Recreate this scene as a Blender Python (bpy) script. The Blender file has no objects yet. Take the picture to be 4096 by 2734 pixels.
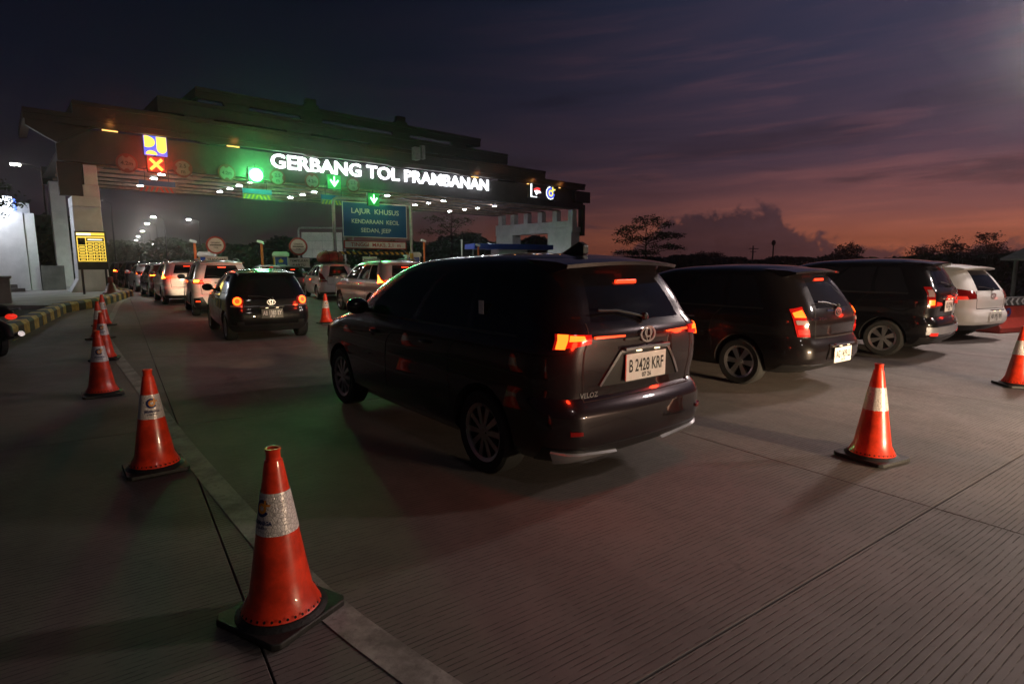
import bpy, bmesh, math, random
import numpy as np
from mathutils import Vector, Matrix, Euler
R = math.radians
random.seed(7)
scene = bpy.context.scene
COL = scene.collection

# ------------------------------------------------------------------ camera
cam_d = bpy.data.cameras.new('camera'); cam = bpy.data.objects.new('camera', cam_d); COL.objects.link(cam)
cam_d.lens = 20.0; cam_d.sensor_width = 36.0; cam_d.clip_end = 3000; cam_d.clip_start = 0.05
cam.location = (0, 0, 1.6); cam.rotation_euler = (R(90 - 7.93), 0, 0)
scene.camera = cam
HAZE_D = 0.0011

# ------------------------------------------------------------------ render / exposure
scene.render.engine = 'CYCLES'
cy = scene.cycles
cy.use_denoising = True
cy.max_bounces = 6; cy.diffuse_bounces = 2; cy.glossy_bounces = 4; cy.transmission_bounces = 4
cy.transparent_max_bounces = 8; cy.volume_bounces = 0
cy.caustics_reflective = False; cy.caustics_refractive = False
cy.sample_clamp_indirect = 2.0; cy.sample_clamp_direct = 0.0
cy.use_adaptive_sampling = True; cy.adaptive_threshold = 0.02
scene.view_settings.view_transform = 'Standard'; scene.view_settings.look = 'None'
scene.view_settings.exposure = 0.0; scene.view_settings.gamma = 1.0

# ------------------------------------------------------------------ node helper
class NT:
    def __init__(s, tree): s.t = tree; s.n = tree.nodes; s.l = tree.links
    def node(s, typ, **kw):
        n = s.n.new(typ)
        for k, v in kw.items(): setattr(n, k, v)
        return n
    def put(s, sock, v):
        if isinstance(v, bpy.types.NodeSocket): s.l.new(v, sock)
        elif v is not None: sock.default_value = v
    def m(s, op, a, b=None, c=None, clamp=False):
        n = s.node('ShaderNodeMath', operation=op); n.use_clamp = clamp
        s.put(n.inputs[0], a); s.put(n.inputs[1], b); s.put(n.inputs[2], c)
        return n.outputs[0]
    def vm(s, op, a, b=None):
        n = s.node('ShaderNodeVectorMath', operation=op); s.put(n.inputs[0], a); s.put(n.inputs[1], b)
        return n.outputs[0]
    def scale(s, a, f):
        n = s.node('ShaderNodeVectorMath', operation='SCALE'); s.put(n.inputs[0], a); s.put(n.inputs['Scale'], f); return n.outputs[0]
    def mix(s, f, a, b, blend='MIX'):
        n = s.node('ShaderNodeMix', data_type='RGBA', blend_type=blend); n.clamp_factor = True
        s.put(n.inputs[0], f); s.put(n.inputs[6], a); s.put(n.inputs[7], b); return n.outputs[2]
    def ramp(s, f, stops, interp='LINEAR'):
        n = s.node('ShaderNodeValToRGB'); r = n.color_ramp; r.interpolation = interp
        while len(r.elements) < len(stops): r.elements.new(0.5)
        for e, (p, c) in zip(r.elements, stops):
            e.position = p; e.color = (c[0], c[1], c[2], 1) if not isinstance(c, (int, float)) else (c, c, c, 1)
        s.put(n.inputs[0], f); return n.outputs[0]
    def noise(s, vec, scale, detail=4, rough=0.55, dist=0.0):
        n = s.node('ShaderNodeTexNoise'); s.put(n.inputs['Vector'], vec)
        n.inputs['Scale'].default_value = scale; n.inputs['Detail'].default_value = detail
        n.inputs['Roughness'].default_value = rough; n.inputs['Distortion'].default_value = dist
        return n.outputs[0]
    def comb(s, x, y, z):
        n = s.node('ShaderNodeCombineXYZ'); s.put(n.inputs[0], x); s.put(n.inputs[1], y); s.put(n.inputs[2], z); return n.outputs[0]
    def sep(s, v):
        n = s.node('ShaderNodeSeparateXYZ'); s.put(n.inputs[0], v); return n.outputs
    def smooth(s, v, lo, hi):
        n = s.node('ShaderNodeMapRange', interpolation_type='SMOOTHSTEP')
        s.put(n.inputs[0], v); s.put(n.inputs[1], lo); s.put(n.inputs[2], hi); return n.outputs[0]

# ------------------------------------------------------------------ world: dusk sky after sunset
world = bpy.data.worlds.new('World'); scene.world = world; world.use_nodes = True
w = NT(world.node_tree); w.n.clear()
tc = w.node('ShaderNodeTexCoord'); d = w.vm('NORMALIZE', tc.outputs['Generated'])
dx, dy, dz = w.sep(d)
ele = w.m('MULTIPLY', w.m('ARCSINE', dz), 180 / math.pi)
az = w.m('MULTIPLY', w.m('ARCTAN2', dx, dy), 180 / math.pi)
hor = w.m('SQRT', w.m('ADD', w.m('MULTIPLY', dx, dx), w.m('ADD', w.m('MULTIPLY', dy, dy), 1e-5)))
SAZ = R(50)
dsun = w.m('DIVIDE', w.m('ADD', w.m('MULTIPLY', dx, math.sin(SAZ)), w.m('MULTIPLY', dy, math.cos(SAZ))), hor)
wt = w.m('POWER', w.m('MAXIMUM', w.m('MULTIPLY_ADD', dsun, 0.93, 0.07), 0.001), 4.2)
ef = w.m('DIVIDE', w.m('MAXIMUM', ele, 0.0), 60.0, clamp=True)
def E_(deg): return deg / 60.0
warm = w.ramp(ef, [(0, (.56, .140, .060)), (E_(1.8), (.48, .132, .066)), (E_(4.4), (.205, .076, .070)), (E_(8.7), (.086, .049, .072)),
                   (E_(17), (.042, .040, .076)), (E_(26), (.028, .037, .080)), (1, (.014, .020, .044))])
cold = w.ramp(ef, [(0, (.020, .010, .012)), (E_(6), (.012, .009, .0135)), (E_(14), (.0052, .0060, .0125)), (E_(26), (.0028, .0038, .0085)), (1, (.002, .0028, .006))])
sky = w.mix(wt, cold, warm)
# long level cloud streaks
sv = w.comb(w.m('MULTIPLY', dx, 1.5), w.m('MULTIPLY', dy, 1.5), w.m('ADD', w.m('MULTIPLY', dz, 15.0), w.m('MULTIPLY', dx, -0.7)))
n1 = w.noise(sv, 1.0, 4, 0.56, 0.35)
n2 = w.noise(sv, 3.1, 3, 0.6, 0.2)
strk = w.smooth(n1, 0.48, 0.70)
strk2 = w.smooth(n2, 0.50, 0.74)
dark = w.m('MULTIPLY_ADD', w.smooth(n1, 0.52, 0.34), -0.30, 1.0)
sky = w.scale(sky, dark)
pink = w.ramp(ef, [(0, (.10, .028, .008)), (E_(6), (.060, .017, .010)), (E_(15), (.030, .010, .009)), (E_(28), (.008, .003, .003)), (1, (0.001, .0005, .0005))])
sky = w.vm('ADD', sky, w.scale(w.scale(pink, w.m('MULTIPLY_ADD', strk2, 0.95, w.m('MULTIPLY', strk, 0.9))), w.m('MINIMUM', w.m('MULTIPLY', wt, 1.3), 1.0)))
# small dark wisps
n4 = w.noise(w.comb(w.m('MULTIPLY', az, 0.06), w.m('MULTIPLY', ele, 0.34), 4.4), 1.0, 6, 0.62, 0.4)
wisp = w.m('MULTIPLY', w.smooth(n4, 0.55, 0.68), w.m('MULTIPLY', w.smooth(ele, 1.0, 3.0), w.smooth(ele, 13.0, 8.0)))
sky = w.mix(w.m('MULTIPLY', wisp, 0.6), sky, (.036, .022, .030, 1))
# cumulus bank along the horizon, one tall tower
def gauss(c, s, a):
    q = w.m('DIVIDE', w.m('SUBTRACT', az, c), s)
    return w.m('MULTIPLY', w.m('POWER', 2.71828, w.m('MULTIPLY', w.m('MULTIPLY', q, q), -1.0)), a)
n3 = w.noise(w.scale(d, 1.0), 26.0, 8, 0.68, 0.3)
n5 = w.noise(w.comb(w.m('MULTIPLY', az, 0.14), 0.0, 1.7), 1.0, 3, 0.5)
h = w.m('ADD', gauss(18.0, 5.0, 4.0), w.m('ADD', gauss(24.5, 4.0, 1.7), w.m('MULTIPLY_ADD', n5, 4.2, -0.9)))
h = w.m('ADD', h, w.m('MULTIPLY', w.m('SUBTRACT', n3, 0.5), 7.0))
cum = w.smooth(w.m('SUBTRACT', h, ele), -0.30, 0.75)
cumc = w.scale(w.mix(wt, (.006, .004, .006, 1), (.058, .032, .042, 1)), w.m('MULTIPLY_ADD', n3, 1.3, 0.32))
sky = w.mix(w.m('MULTIPLY', cum, 0.88), sky, cumc)
sky = w.mix(w.smooth(ele, 0.0, -1.5), sky, (.006, .005, .005, 1))
bg = w.node('ShaderNodeBackground'); w.l.new(sky, bg.inputs[0]); bg.inputs[1].default_value = 1.0
world.cycles.sampling_method = 'MANUAL'; world.cycles.sample_map_resolution = 256
out = w.node('ShaderNodeOutputWorld'); w.l.new(bg.outputs[0], out.inputs[0])

# ------------------------------------------------------------------ materials
MATS = {}
def principled(name):
    m = bpy.data.materials.new(name); m.use_nodes = True
    t = NT(m.node_tree); b = t.n['Principled BSDF']; MATS[name] = m
    return m, t, b
def mat(name, col, rough=0.5, metal=0.0, coat=0.0, spec=0.5, bump=0.0, bscale=40, var=0.0, vscale=3.0, emit=None, es=0.0):
    if name in MATS: return MATS[name]
    m, t, b = principled(name)
    b.inputs['Base Color'].default_value = (*col, 1); b.inputs['Roughness'].default_value = rough
    b.inputs['Metallic'].default_value = metal; b.inputs['Coat Weight'].default_value = coat
    b.inputs['Coat Roughness'].default_value = 0.04; b.inputs['Specular IOR Level'].default_value = spec
    if var or bump:
        tcn = t.node('ShaderNodeTexCoord').outputs['Object']
    if var:
        n = t.noise(tcn, vscale, 6, 0.65)
        hi = tuple(min(1, c * (1 + var)) for c in col) + (1,); lo = tuple(c * (1 - var) for c in col) + (1,)
        t.l.new(t.mix(t.smooth(n, 0.35, 0.65), lo, hi), b.inputs['Base Color'])
        r = t.m('MULTIPLY_ADD', n, 0.25, max(0.02, rough - 0.12)); t.l.new(r, b.inputs['Roughness'])
    if bump:
        bn = t.node('ShaderNodeBump'); bn.inputs['Strength'].default_value = bump; bn.inputs['Distance'].default_value = 0.01
        t.l.new(t.noise(tcn, bscale, 5, 0.6), bn.inputs['Height']); t.l.new(bn.outputs[0], b.inputs['Normal'])
    if emit:
        b.inputs['Emission Color'].default_value = (*emit, 1); b.inputs['Emission Strength'].default_value = es
    return m
def emat(name, col, s, base=(.02, .02, .02)):
    return mat(name, base, 0.3, emit=col, es=s)

def concrete_road():
    m, t, b = principled('tined_concrete')
    tcn = t.node('ShaderNodeTexCoord'); o = tcn.outputs['Object']
    geo = t.node('ShaderNodeNewGeometry').outputs['Position']
    x, y, z = t.sep(o)
    info = t.node('ShaderNodeObjectInfo').outputs['Random']
    n_l = t.noise(geo, 0.35, 5, 0.6); n_m = t.noise(geo, 2.3, 6, 0.65); n_s = t.noise(geo, 28, 6, 0.7)
    # tining grooves run across the slab, with uneven spacing and worn gaps
    yy = t.m('ADD', y, t.m('MULTIPLY', t.m('SUBTRACT', t.noise(t.comb(t.m('MULTIPLY', x, .5), y, info), 1.2, 3, .6), .5), 0.032))
    g = t.m('PINGPONG', t.m('MULTIPLY', yy, 1 / 0.031), 0.5)
    line = t.smooth(g, 0.13, 0.02)
    worn = t.smooth(t.noise(t.comb(t.m('MULTIPLY', x, 7.0), t.m('MULTIPLY', y, 30), info), 1.0, 5, .75), 0.39, 0.56)
    line = t.m('MULTIPLY', line, worn)
    line = t.m('MULTIPLY', line, t.smooth(n_m, 0.25, 0.48))
    base = t.mix(t.smooth(n_l, .3, .7), (.150, .130, .121, 1), (.228, .199, .183, 1))
    base = t.mix(t.m('MULTIPLY', t.smooth(n_m, .35, .75), .4), base, (.125, .112, .106, 1))
    base = t.mix(t.m('MULTIPLY', t.smooth(n_s, .58, .75), .5), base, (.08, .073, .07, 1))
    trk = t.noise(t.comb(t.m('MULTIPLY', x, 1.6), t.m('MULTIPLY', y, .10), t.m('MULTIPLY', info, 7.0)), 1.0, 4, .6)
    base = t.mix(t.m('MULTIPLY', t.smooth(trk, .46, .66), .38), base, (.095, .082, .076, 1))
    # tyre-darkened spots and oil
    oil = t.smooth(t.noise(geo, 1.1, 7, .75), .61, .70)
    base = t.mix(t.m('MULTIPLY', oil, .55), base, (.045, .04, .038, 1))
    pit = t.smooth(t.noise(geo, 11, 6, .8), .63, .69)
    base = t.mix(t.m('MULTIPLY', pit, .6), base, (.05, .042, .04, 1))
    pink = t.smooth(t.noise(geo, .8, 3, .5), .42, .62)
    base = t.mix(t.m('MULTIPLY', pink, .5), base, t.mix(1.0, base, (1.08, .93, .93, 1), 'MULTIPLY'))
    base = t.mix(t.m('MULTIPLY', line, .88), base, (.028, .026, .026, 1))
    base = t.scale(base, t.m('MULTIPLY_ADD', info, .16, .92))
    t.l.new(base, b.inputs['Base Color'])
    t.l.new(t.m('MULTIPLY_ADD', n_m, .25, .58), b.inputs['Roughness'])
    bn = t.node('ShaderNodeBump'); bn.inputs['Strength'].default_value = .9; bn.inputs['Distance'].default_value = .006
    hgt = t.m('ADD', t.m('MULTIPLY', line, -1.0), t.m('MULTIPLY', n_s, .5))
    t.l.new(hgt, bn.inputs['Height']); t.l.new(bn.outputs[0], b.inputs['Normal'])
    return m
concrete_road()
def line_paint():
    m, t, b = principled('worn_white_paint')
    geo = t.node('ShaderNodeNewGeometry').outputs['Position']
    n = t.noise(geo, 3.2, 7, .7); n2 = t.noise(geo, 22, 5, .7)
    base = t.mix(t.smooth(n, .34, .62), (.17, .155, .145, 1), (.40, .37, .345, 1))
    base = t.mix(t.m('MULTIPLY', t.smooth(n2, .52, .68), .6), base, (.14, .13, .12, 1))
    t.l.new(base, b.inputs['Base Color']); b.inputs['Roughness'].default_value = .7
    bn = t.node('ShaderNodeBump'); bn.inputs['Strength'].default_value = .5; bn.inputs['Distance'].default_value = .004
    t.l.new(n2, bn.inputs['Height']); t.l.new(bn.outputs[0], b.inputs['Normal'])
line_paint()
def reflective_sheet():
    m, t, b = principled('hex_reflective_sheet')
    o = t.node('ShaderNodeTexCoord').outputs['Object']
    v = t.node('ShaderNodeTexVoronoi', feature='DISTANCE_TO_EDGE'); t.l.new(o, v.inputs['Vector']); v.inputs['Scale'].default_value = 62; v.inputs['Randomness'].default_value = .9
    e = t.smooth(v.outputs['Distance'], 0.03, 0.10)
    n = t.noise(o, 60, 4, .7)
    t.l.new(t.mix(e, (.46, .42, .41, 1), t.mix(n, (.62, .56, .54, 1), (.92, .86, .84, 1))), b.inputs['Base Color'])
    b.inputs['Roughness'].default_value = .28; b.inputs['Metallic'].default_value = .15
    bn = t.node('ShaderNodeBump'); bn.inputs['Strength'].default_value = .6; bn.inputs['Distance'].default_value = .002
    t.l.new(t.m('ADD', e, n), bn.inputs['Height']); t.l.new(bn.outputs[0], b.inputs['Normal'])
reflective_sheet()
def carpaint(name, col, metal=0.35, rough=0.32):
    m, t, b = principled(name)
    o = t.node('ShaderNodeTexCoord').outputs['Object']
    n = t.noise(o, 260, 2, .5); n2 = t.noise(o, 2.0, 5, .6)
    c1 = tuple(c * .8 for c in col) + (1,); c2 = tuple(min(1, c * 1.2) for c in col) + (1,)
    t.l.new(t.mix(n, c1, c2), b.inputs['Base Color'])
    b.inputs['Metallic'].default_value = metal; b.inputs['Roughness'].default_value = rough
    b.inputs['Coat Weight'].default_value = 1.0; b.inputs['Specular IOR Level'].default_value = .15
    t.l.new(t.m('MULTIPLY_ADD', n2, .05, .0), b.inputs['Coat Roughness'])
    return m
carpaint('paint_plum', (.030, .024, .027), .75, .27)
carpaint('paint_black', (.004, .004, .005), .2, .3)
carpaint('paint_brownblack', (.007, .0055, .006), .3, .32)
carpaint('paint_white', (.74, .73, .71), 0, .35)
carpaint('paint_silver', (.42, .41, .41), .6, .35)
carpaint('paint_maroon', (.09, .012, .014), .3, .35)
carpaint('paint_grey', (.10, .10, .11), .5, .35)
mat('glass_tint', (.006, .006, .008), .035, 0, 0, .6)
mat('tyre', (.012, .012, .012), .85, bump=.3, bscale=60)
mat('black_plastic', (.012, .012, .013), .45, var=.2)
mat('underbody', (.006, .006, .006), .9)
mat('rim_alloy', (.48, .47, .47), .3, .9, var=.08)
mat('rim_dark', (.02, .02, .022), .35, .6)
mat('chrome', (.75, .75, .76), .12, 1.0)
mat('emblem_metal', (.35, .35, .36), .35, .9)
mat('grey_skid', (.26, .26, .29), .38, .3, var=.1)
mat('plate_white', (.80, .78, .74), .4, var=.06, vscale=14)
mat('plate_black', (.012, .012, .012), .4)
mat('ink_black', (.012, .012, .012), .5)
mat('ink_white', (.80, .80, .78), .5)
mat('ink_navy', (.012, .022, .12), .45)
mat('ink_orange', (.80, .30, .03), .45)
mat('ink_red', (.45, .03, .02), .5)
mat('lens_red', (.22, .006, .005), .12, coat=.6)
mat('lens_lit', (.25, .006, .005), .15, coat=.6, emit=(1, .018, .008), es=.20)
mat('lens_clear', (.26, .19, .19), .12, coat=.6)
emat('tail_core', (1.0, .115, .008), 4.5, (.3, .01, .01))
emat('tail_hot', (1.0, .13, .010), 26.0, (.3, .01, .01))
emat('tail_red', (1.0, .06, .010), 2.2, (.3, .01, .01))
emat('tail_dim', (1.0, .03, .012), 0.7, (.25, .008, .008))
emat('brake_bar', (1.0, .045, .010), 2.4, (.3, .01, .01))
emat('plate_lamp', (1.0, .72, .42), 3.0)
emat('headlamp', (1.0, .90, .72), 22.0)
mat('cone_orange', (.70, .040, .011), .34, coat=.2, var=.32, vscale=5, bump=.15, bscale=9)
mat('cone_rubber', (.010, .010, .010), .55, bump=.4, bscale=50, var=.3)
mat('hole_black', (.003, .003, .003), .9)
mat('wood_brown', (.028, .013, .007), .5, var=.3, vscale=2.2, bump=.15, bscale=12)
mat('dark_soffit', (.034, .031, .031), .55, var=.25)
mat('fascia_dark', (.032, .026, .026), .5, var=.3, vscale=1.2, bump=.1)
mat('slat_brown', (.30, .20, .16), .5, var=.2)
mat('wall_white', (.80, .78, .79), .7, var=.08, vscale=1.4, bump=.15, bscale=22)
mat('steel_galv', (.36, .36, .36), .42, .5, var=.15, vscale=5)
mat('steel_dark', (.05, .05, .055), .5, .3, var=.2)
mat('sign_blue', (.010, .095, .30), .42, var=.08)
mat('sign_white', (.66, .64, .62), .45, var=.08)
mat('sign_red', (.36, .03, .018), .45)
mat('paint_yellow', (.55, .30, .03), .6, var=.3, vscale=7, bump=.2)
mat('kerb_black', (.022, .022, .022), .7, var=.35, vscale=7, bump=.25)
mat('kerb_yellow', (.40, .26, .055), .7, var=.35, vscale=7, bump=.25)
mat('pale_concrete', (.30, .285, .275), .75, var=.2, vscale=1.0, bump=.3, bscale=18)
mat('grey_concrete', (.16, .145, .135), .8, var=.25, vscale=1.4, bump=.3, bscale=18)
mat('soil', (.016, .014, .011), .95, var=.4, vscale=.3, bump=.6, bscale=3)
mat('joint_filler', (.035, .031, .029), .9)
mat('sign_dull', (.13, .12, .12), .5, var=.15)
mat('rim_dull', (.10, .012, .009), .5)
mat('bark', (.055, .038, .028), .9, var=.3, bump=.5, bscale=20)
mat('leaf_dark', (.030, .048, .018), .6, var=.4, vscale=2)
mat('leaf_mid', (.045, .070, .022), .6, var=.4, vscale=2)
mat('barrier_red', (.20, .018, .010), .45, var=.2, vscale=3)
mat('post_orange', (.60, .12, .02), .5)
mat('blue_panel', (.014, .045, .30), .4, var=.15)
mat('canvas', (.20, .20, .20), .7, var=.15)
mat('bag_red', (.42, .06, .035), .75, var=.25, vscale=8, bump=.5, bscale=14)
mat('net_black', (.01, .01, .01), .8)
mat('skin', (.25, .13, .085), .55)
mat('shirt', (.62, .60, .58), .8)
mat('trousers', (.02, .02, .03), .8)
mat('hair', (.006, .005, .005), .6)
mat('timber', (.16, .10, .05), .7, var=.3)
emat('letter_white', (.92, .95, 1.0), 3.0, (.8, .8, .8))
emat('logo_white', (.85, .93, 1.0), 2.6)
emat('logo_blue', (.10, .16, 1.0), 1.1)
emat('logo_yellow', (1.0, .80, .10), 1.5)
emat('logo_red', (1.0, .05, .05), 1.2)
emat('led_red', (1.0, .17, .02), 6.0)
emat('painted_glow_red', (1.0, .02, .006), .28)  # painted glow for the faces behind the signal symbols
emat('painted_glow_green', (.02, 1.0, .10), .22)
emat('led_red_rim', (1.0, .03, .008), 2.0)
emat('led_green', (.30, 1.0, .40), 5.0)
emat('led_green_big', (.75, 1.0, .80), 40.0)
emat('glare_green', (.06, 1.0, .16), 3.0)
emat('led_yellow', (1.0, .66, .08), 1.35)
emat('led_pale', (1.0, .88, .55), 2.2)
emat('soffit_lamp', (.90, .96, 1.0), 110.0)
emat('street_led', (1.0, .96, .84), 60.0)
emat('street_led_far', (1.0, .96, .84), 420.0)
emat('cove_warm', (1.0, .48, .12), 2.2)
emat('shop_white', (.80, .88, 1.0), 5.0)
emat('shop_yellow', (1.0, .72, .15), 2.0)
emat('shop_blue', (.10, .22, 1.0), 2.5)
emat('screen_white', (.80, .88, 1.0), 1.4)
emat('lane_green', (.25, 1.0, .20), .8)
emat('lane_amber', (1.0, .42, .04), .9)

# ------------------------------------------------------------------ mesh helpers
class MB:
    def __init__(s): s.v = []; s.f = []
    def add(s, vs, fs):
        o = len(s.v); s.v += [tuple(v) for v in vs]; s.f += [tuple(i + o for i in f) for f in fs]; return s
    def box(s, x0, x1, y0, y1, z0, z1, M=None):
        vs = [(x, y, z) for z in (z0, z1) for y in (y0, y1) for x in (x0, x1)]
        if M is not None: vs = [M @ Vector(v) for v in vs]
        return s.add(vs, [(0, 2, 3, 1), (4, 5, 7, 6), (0, 1, 5, 4), (2, 6, 7, 3), (0, 4, 6, 2), (1, 3, 7, 5)])
    def prism(s, pts, a, b, fn):
        """polygon pts (2D) extruded from a to b; fn(u,v,t) -> xyz"""
        n = len(pts)
        vs = [fn(u, v, a) for u, v in pts] + [fn(u, v, b) for u, v in pts]
        fs = [tuple(range(n - 1, -1, -1)), tuple(range(n, 2 * n))] + [(i, (i + 1) % n, n + (i + 1) % n, n + i) for i in range(n)]
        return s.add(vs, fs)
    def lathe(s, prof, seg=24, M=None, close=False):
        """prof: (r,z) list around z"""
        vs = []; n = len(prof)
        for i in range(seg):
            a = 2 * math.pi * i / seg; c, sn = math.cos(a), math.sin(a)
            for r, z in prof: vs.append((r * c, r * sn, z))
        if M is not None: vs = [M @ Vector(v) for v in vs]
        fs = []
        for i in range(seg):
            j = (i + 1) % seg
            for k in range(n - 1 + (1 if close else 0)):
                k2 = (k + 1) % n
                fs.append((i * n + k, j * n + k, j * n + k2, i * n + k2))
        return s.add(vs, fs)
    def tube(s, path, rad, seg=8, caps=True):
        path = [Vector(p) for p in path]
        rads = rad if isinstance(rad, (list, tuple)) else [rad] * len(path)
        rings = []; up = Vector((0, 0, 1))
        t0 = (path[1] - path[0]).normalized()
        nrm = t0.orthogonal().normalized()
        for i, p in enumerate(path):
            if i == 0: t = t0
            elif i == len(path) - 1: t = (path[i] - path[i - 1]).normalized()
            else: t = (path[i + 1] - path[i - 1]).normalized()
            nrm = (nrm - t * nrm.dot(t)).normalized(); bi = t.cross(nrm)
            rings.append([p + (nrm * math.cos(a) + bi * math.sin(a)) * rads[i] for a in [2 * math.pi * k / seg for k in range(seg)]])
        vs = [v for r in rings for v in r]; fs = []
        for i in range(len(path) - 1):
            for k in range(seg):
                k2 = (k + 1) % seg
                fs.append((i * seg + k, i * seg + k2, (i + 1) * seg + k2, (i + 1) * seg + k))
        if caps: fs += [tuple(range(seg - 1, -1, -1)), tuple(range((len(path) - 1) * seg, len(path) * seg))]
        return s.add(vs, fs)
    def ellipsoid(s, c, r, seg=14, rings=8, M=None):
        vs = []; fs = []
        for i in range(rings + 1):
            th = math.pi * i / rings
            for k in range(seg):
                ph = 2 * math.pi * k / seg
                v = Vector((c[0] + r[0] * math.sin(th) * math.cos(ph), c[1] + r[1] * math.sin(th) * math.sin(ph), c[2] + r[2] * math.cos(th)))
                vs.append(M @ v if M is not None else v)
        for i in range(rings):
            for k in range(seg):
                k2 = (k + 1) % seg
                fs.append((i * seg + k, (i + 1) * seg + k, (i + 1) * seg + k2, i * seg + k2))
        return s.add(vs, fs)
    def mesh(s, name, material, smooth=None):
        me = bpy.data.meshes.new(name); me.from_pydata(s.v, [], s.f); me.validate()
        bm = bmesh.new(); bm.from_mesh(me); bmesh.ops.remove_doubles(bm, verts=bm.verts, dist=1e-6)
        bmesh.ops.recalc_face_normals(bm, faces=bm.faces); bm.to_mesh(me); bm.free()
        if material: me.materials.append(MATS[material] if isinstance(material, str) else material)
        if smooth is not None:
            for p in me.polygons: p.use_smooth = True
            me.set_sharp_from_angle(angle=R(smooth))
        return me
    def build(s, name, material, parent=None, smooth=None, loc=None, rot=None, bevel=0):
        o = obj(name, s.mesh(name, material, smooth), parent)
        if loc is not None: o.location = loc
        if rot is not None: o.rotation_euler = rot
        if bevel:
            b = o.modifiers.new('bevel', 'BEVEL'); b.width = bevel; b.segments = 2; b.limit_method = 'ANGLE'
        return o
def obj(name, me, parent=None):
    o = bpy.data.objects.new(name, me); COL.objects.link(o)
    if parent is not None: o.parent = parent
    return o
def tag(o, label=None, cat=None, group=None, kind=None):
    if label: o['label'] = label
    if cat: o['category'] = cat
    if group: o['group'] = group
    if kind: o['kind'] = kind
    return o
def thing(name, label, cat, loc=(0, 0, 0), rz=0, group=None):
    o = bpy.data.objects.new(name, None); COL.objects.link(o); o.empty_display_size = .1
    o.location = loc; o.rotation_euler = (0, 0, rz)
    return tag(o, label, cat, group)
def light(name, typ, power, col, loc, parent=None, size=.1, rot=None, spot=None, blend=.5):
    l = bpy.data.lights.new(name, typ); l.energy = power; l.color = col
    if typ in ('POINT', 'SPOT'): l.shadow_soft_size = size
    if typ == 'AREA': l.size = size
    if typ == 'SPOT': l.spot_size = spot; l.spot_blend = blend
    o = bpy.data.objects.new(name, l); COL.objects.link(o); o.location = loc
    if parent is not None: o.parent = parent
    if rot is not None: o.rotation_euler = rot
    return o
def aim(frm, to):
    return (Vector(to) - Vector(frm)).to_track_quat('-Z', 'Y').to_euler()
ORD = ['first', 'second', 'third', 'fourth', 'fifth', 'sixth', 'seventh', 'eighth', 'ninth', 'tenth', 'eleventh', 'twelfth']

TXT = {}
def text_mb(s, size=1.0, extrude=0.0, bold=0.0, align='CENTER', width=None):
    """returns (verts, faces) of text in the XY plane, baseline at y=0"""
    key = (s, size, extrude, bold, align, width)
    if key in TXT: return TXT[key]
    c = bpy.data.curves.new('t', 'FONT'); c.body = s; c.size = size; c.extrude = extrude; c.offset = bold; c.resolution_u = 3
    c.align_x = align
    o = bpy.data.objects.new('t', c); COL.objects.link(o)
    dg = bpy.context.evaluated_depsgraph_get(); dg.update()
    me = bpy.data.meshes.new_from_object(o.evaluated_get(dg))
    vs = [tuple(v.co) for v in me.vertices]; fs = [tuple(p.vertices) for p in me.polygons]
    bpy.data.objects.remove(o); bpy.data.curves.remove(c); bpy.data.meshes.remove(me)
    if width and vs:
        x0 = min(v[0] for v in vs); x1 = max(v[0] for v in vs); k = width / (x1 - x0); cx = (x0 + x1) / 2 if align == 'CENTER' else x0
        vs = [((v[0] - cx) * k, v[1], v[2]) for v in vs]
    TXT[key] = (vs, fs); return vs, fs
def text_obj(name, s, material, parent, fn, **kw):
    """fn maps text (x,y,z) to parent space"""
    vs, fs = text_mb(s, **kw); b = MB(); b.add([fn(*v) for v in vs], fs)
    return b.build(name, material, parent)
def ellipse_ring(mb, fn, cx, cy, rx, ry, t, a0=0, a1=2 * math.pi, seg=28, z=0.0):
    vs = []; fs = []
    for i in range(seg + 1):
        a = a0 + (a1 - a0) * i / seg
        vs.append(fn(cx + (rx + t / 2) * math.cos(a), cy + (ry + t / 2) * math.sin(a), z)); vs.append(fn(cx + (rx - t / 2) * math.cos(a), cy + (ry - t / 2) * math.sin(a), z))
    for i in range(seg): fs.append((2 * i, 2 * i + 2, 2 * i + 3, 2 * i + 1))
    mb.add(vs, fs)

# ================================================================== GROUND
A = Vector((.824, .567, 0)).normalized(); B = Vector((-A.y, A.x, 0)); ROT = math.atan2(A.y, A.x)
g = MB(); g.add([(-430, -60, -.10), (330, -60, -.10), (330, 480, -.10), (-430, 480, -.10)], [(0, 1, 2, 3)])
tag(g.build('ground', 'soil'), kind='structure')
def ab(a, b, z=0): p = A * a + B * b; return (p.x, p.y, z)
pv = MB(); pv.add([ab(-20, -10.5, -.03), ab(29, -10.5, -.03), ab(29, 62, -.03), ab(-20, 62, -.03)], [(0, 1, 2, 3)])
pavement = tag(pv.build('pavement', 'joint_filler'), kind='structure')
AW, BW = 3.94, 5.0
hx, hy = AW / 2 - .003, BW / 2 - .0035
sl = MB()
def ringz(i, z): return [(-hx + i, -hy + i, z), (hx - i, -hy + i, z), (hx - i, hy - i, z), (-hx + i, hy - i, z)]
sl.add(ringz(0, -.028) + ringz(0, -.005) + ringz(.004, 0), [(0, 1, 5, 4), (1, 2, 6, 5), (2, 3, 7, 6), (3, 0, 4, 7), (4, 5, 9, 8), (5, 6, 10, 9), (6, 7, 11, 10), (7, 4, 8, 11), (8, 9, 10, 11)])
slab_me = sl.mesh('concrete_slab', 'tined_concrete')
for ia in range(-5, 7):
    for ib in range(-2, 12):
        o = obj('concrete_slab', slab_me, pavement)
        o.location = ab(.374 + AW * (ia + .5), 1.365 + BW * (ib + .5)); o.rotation_euler = (0, 0, ROT)
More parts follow.
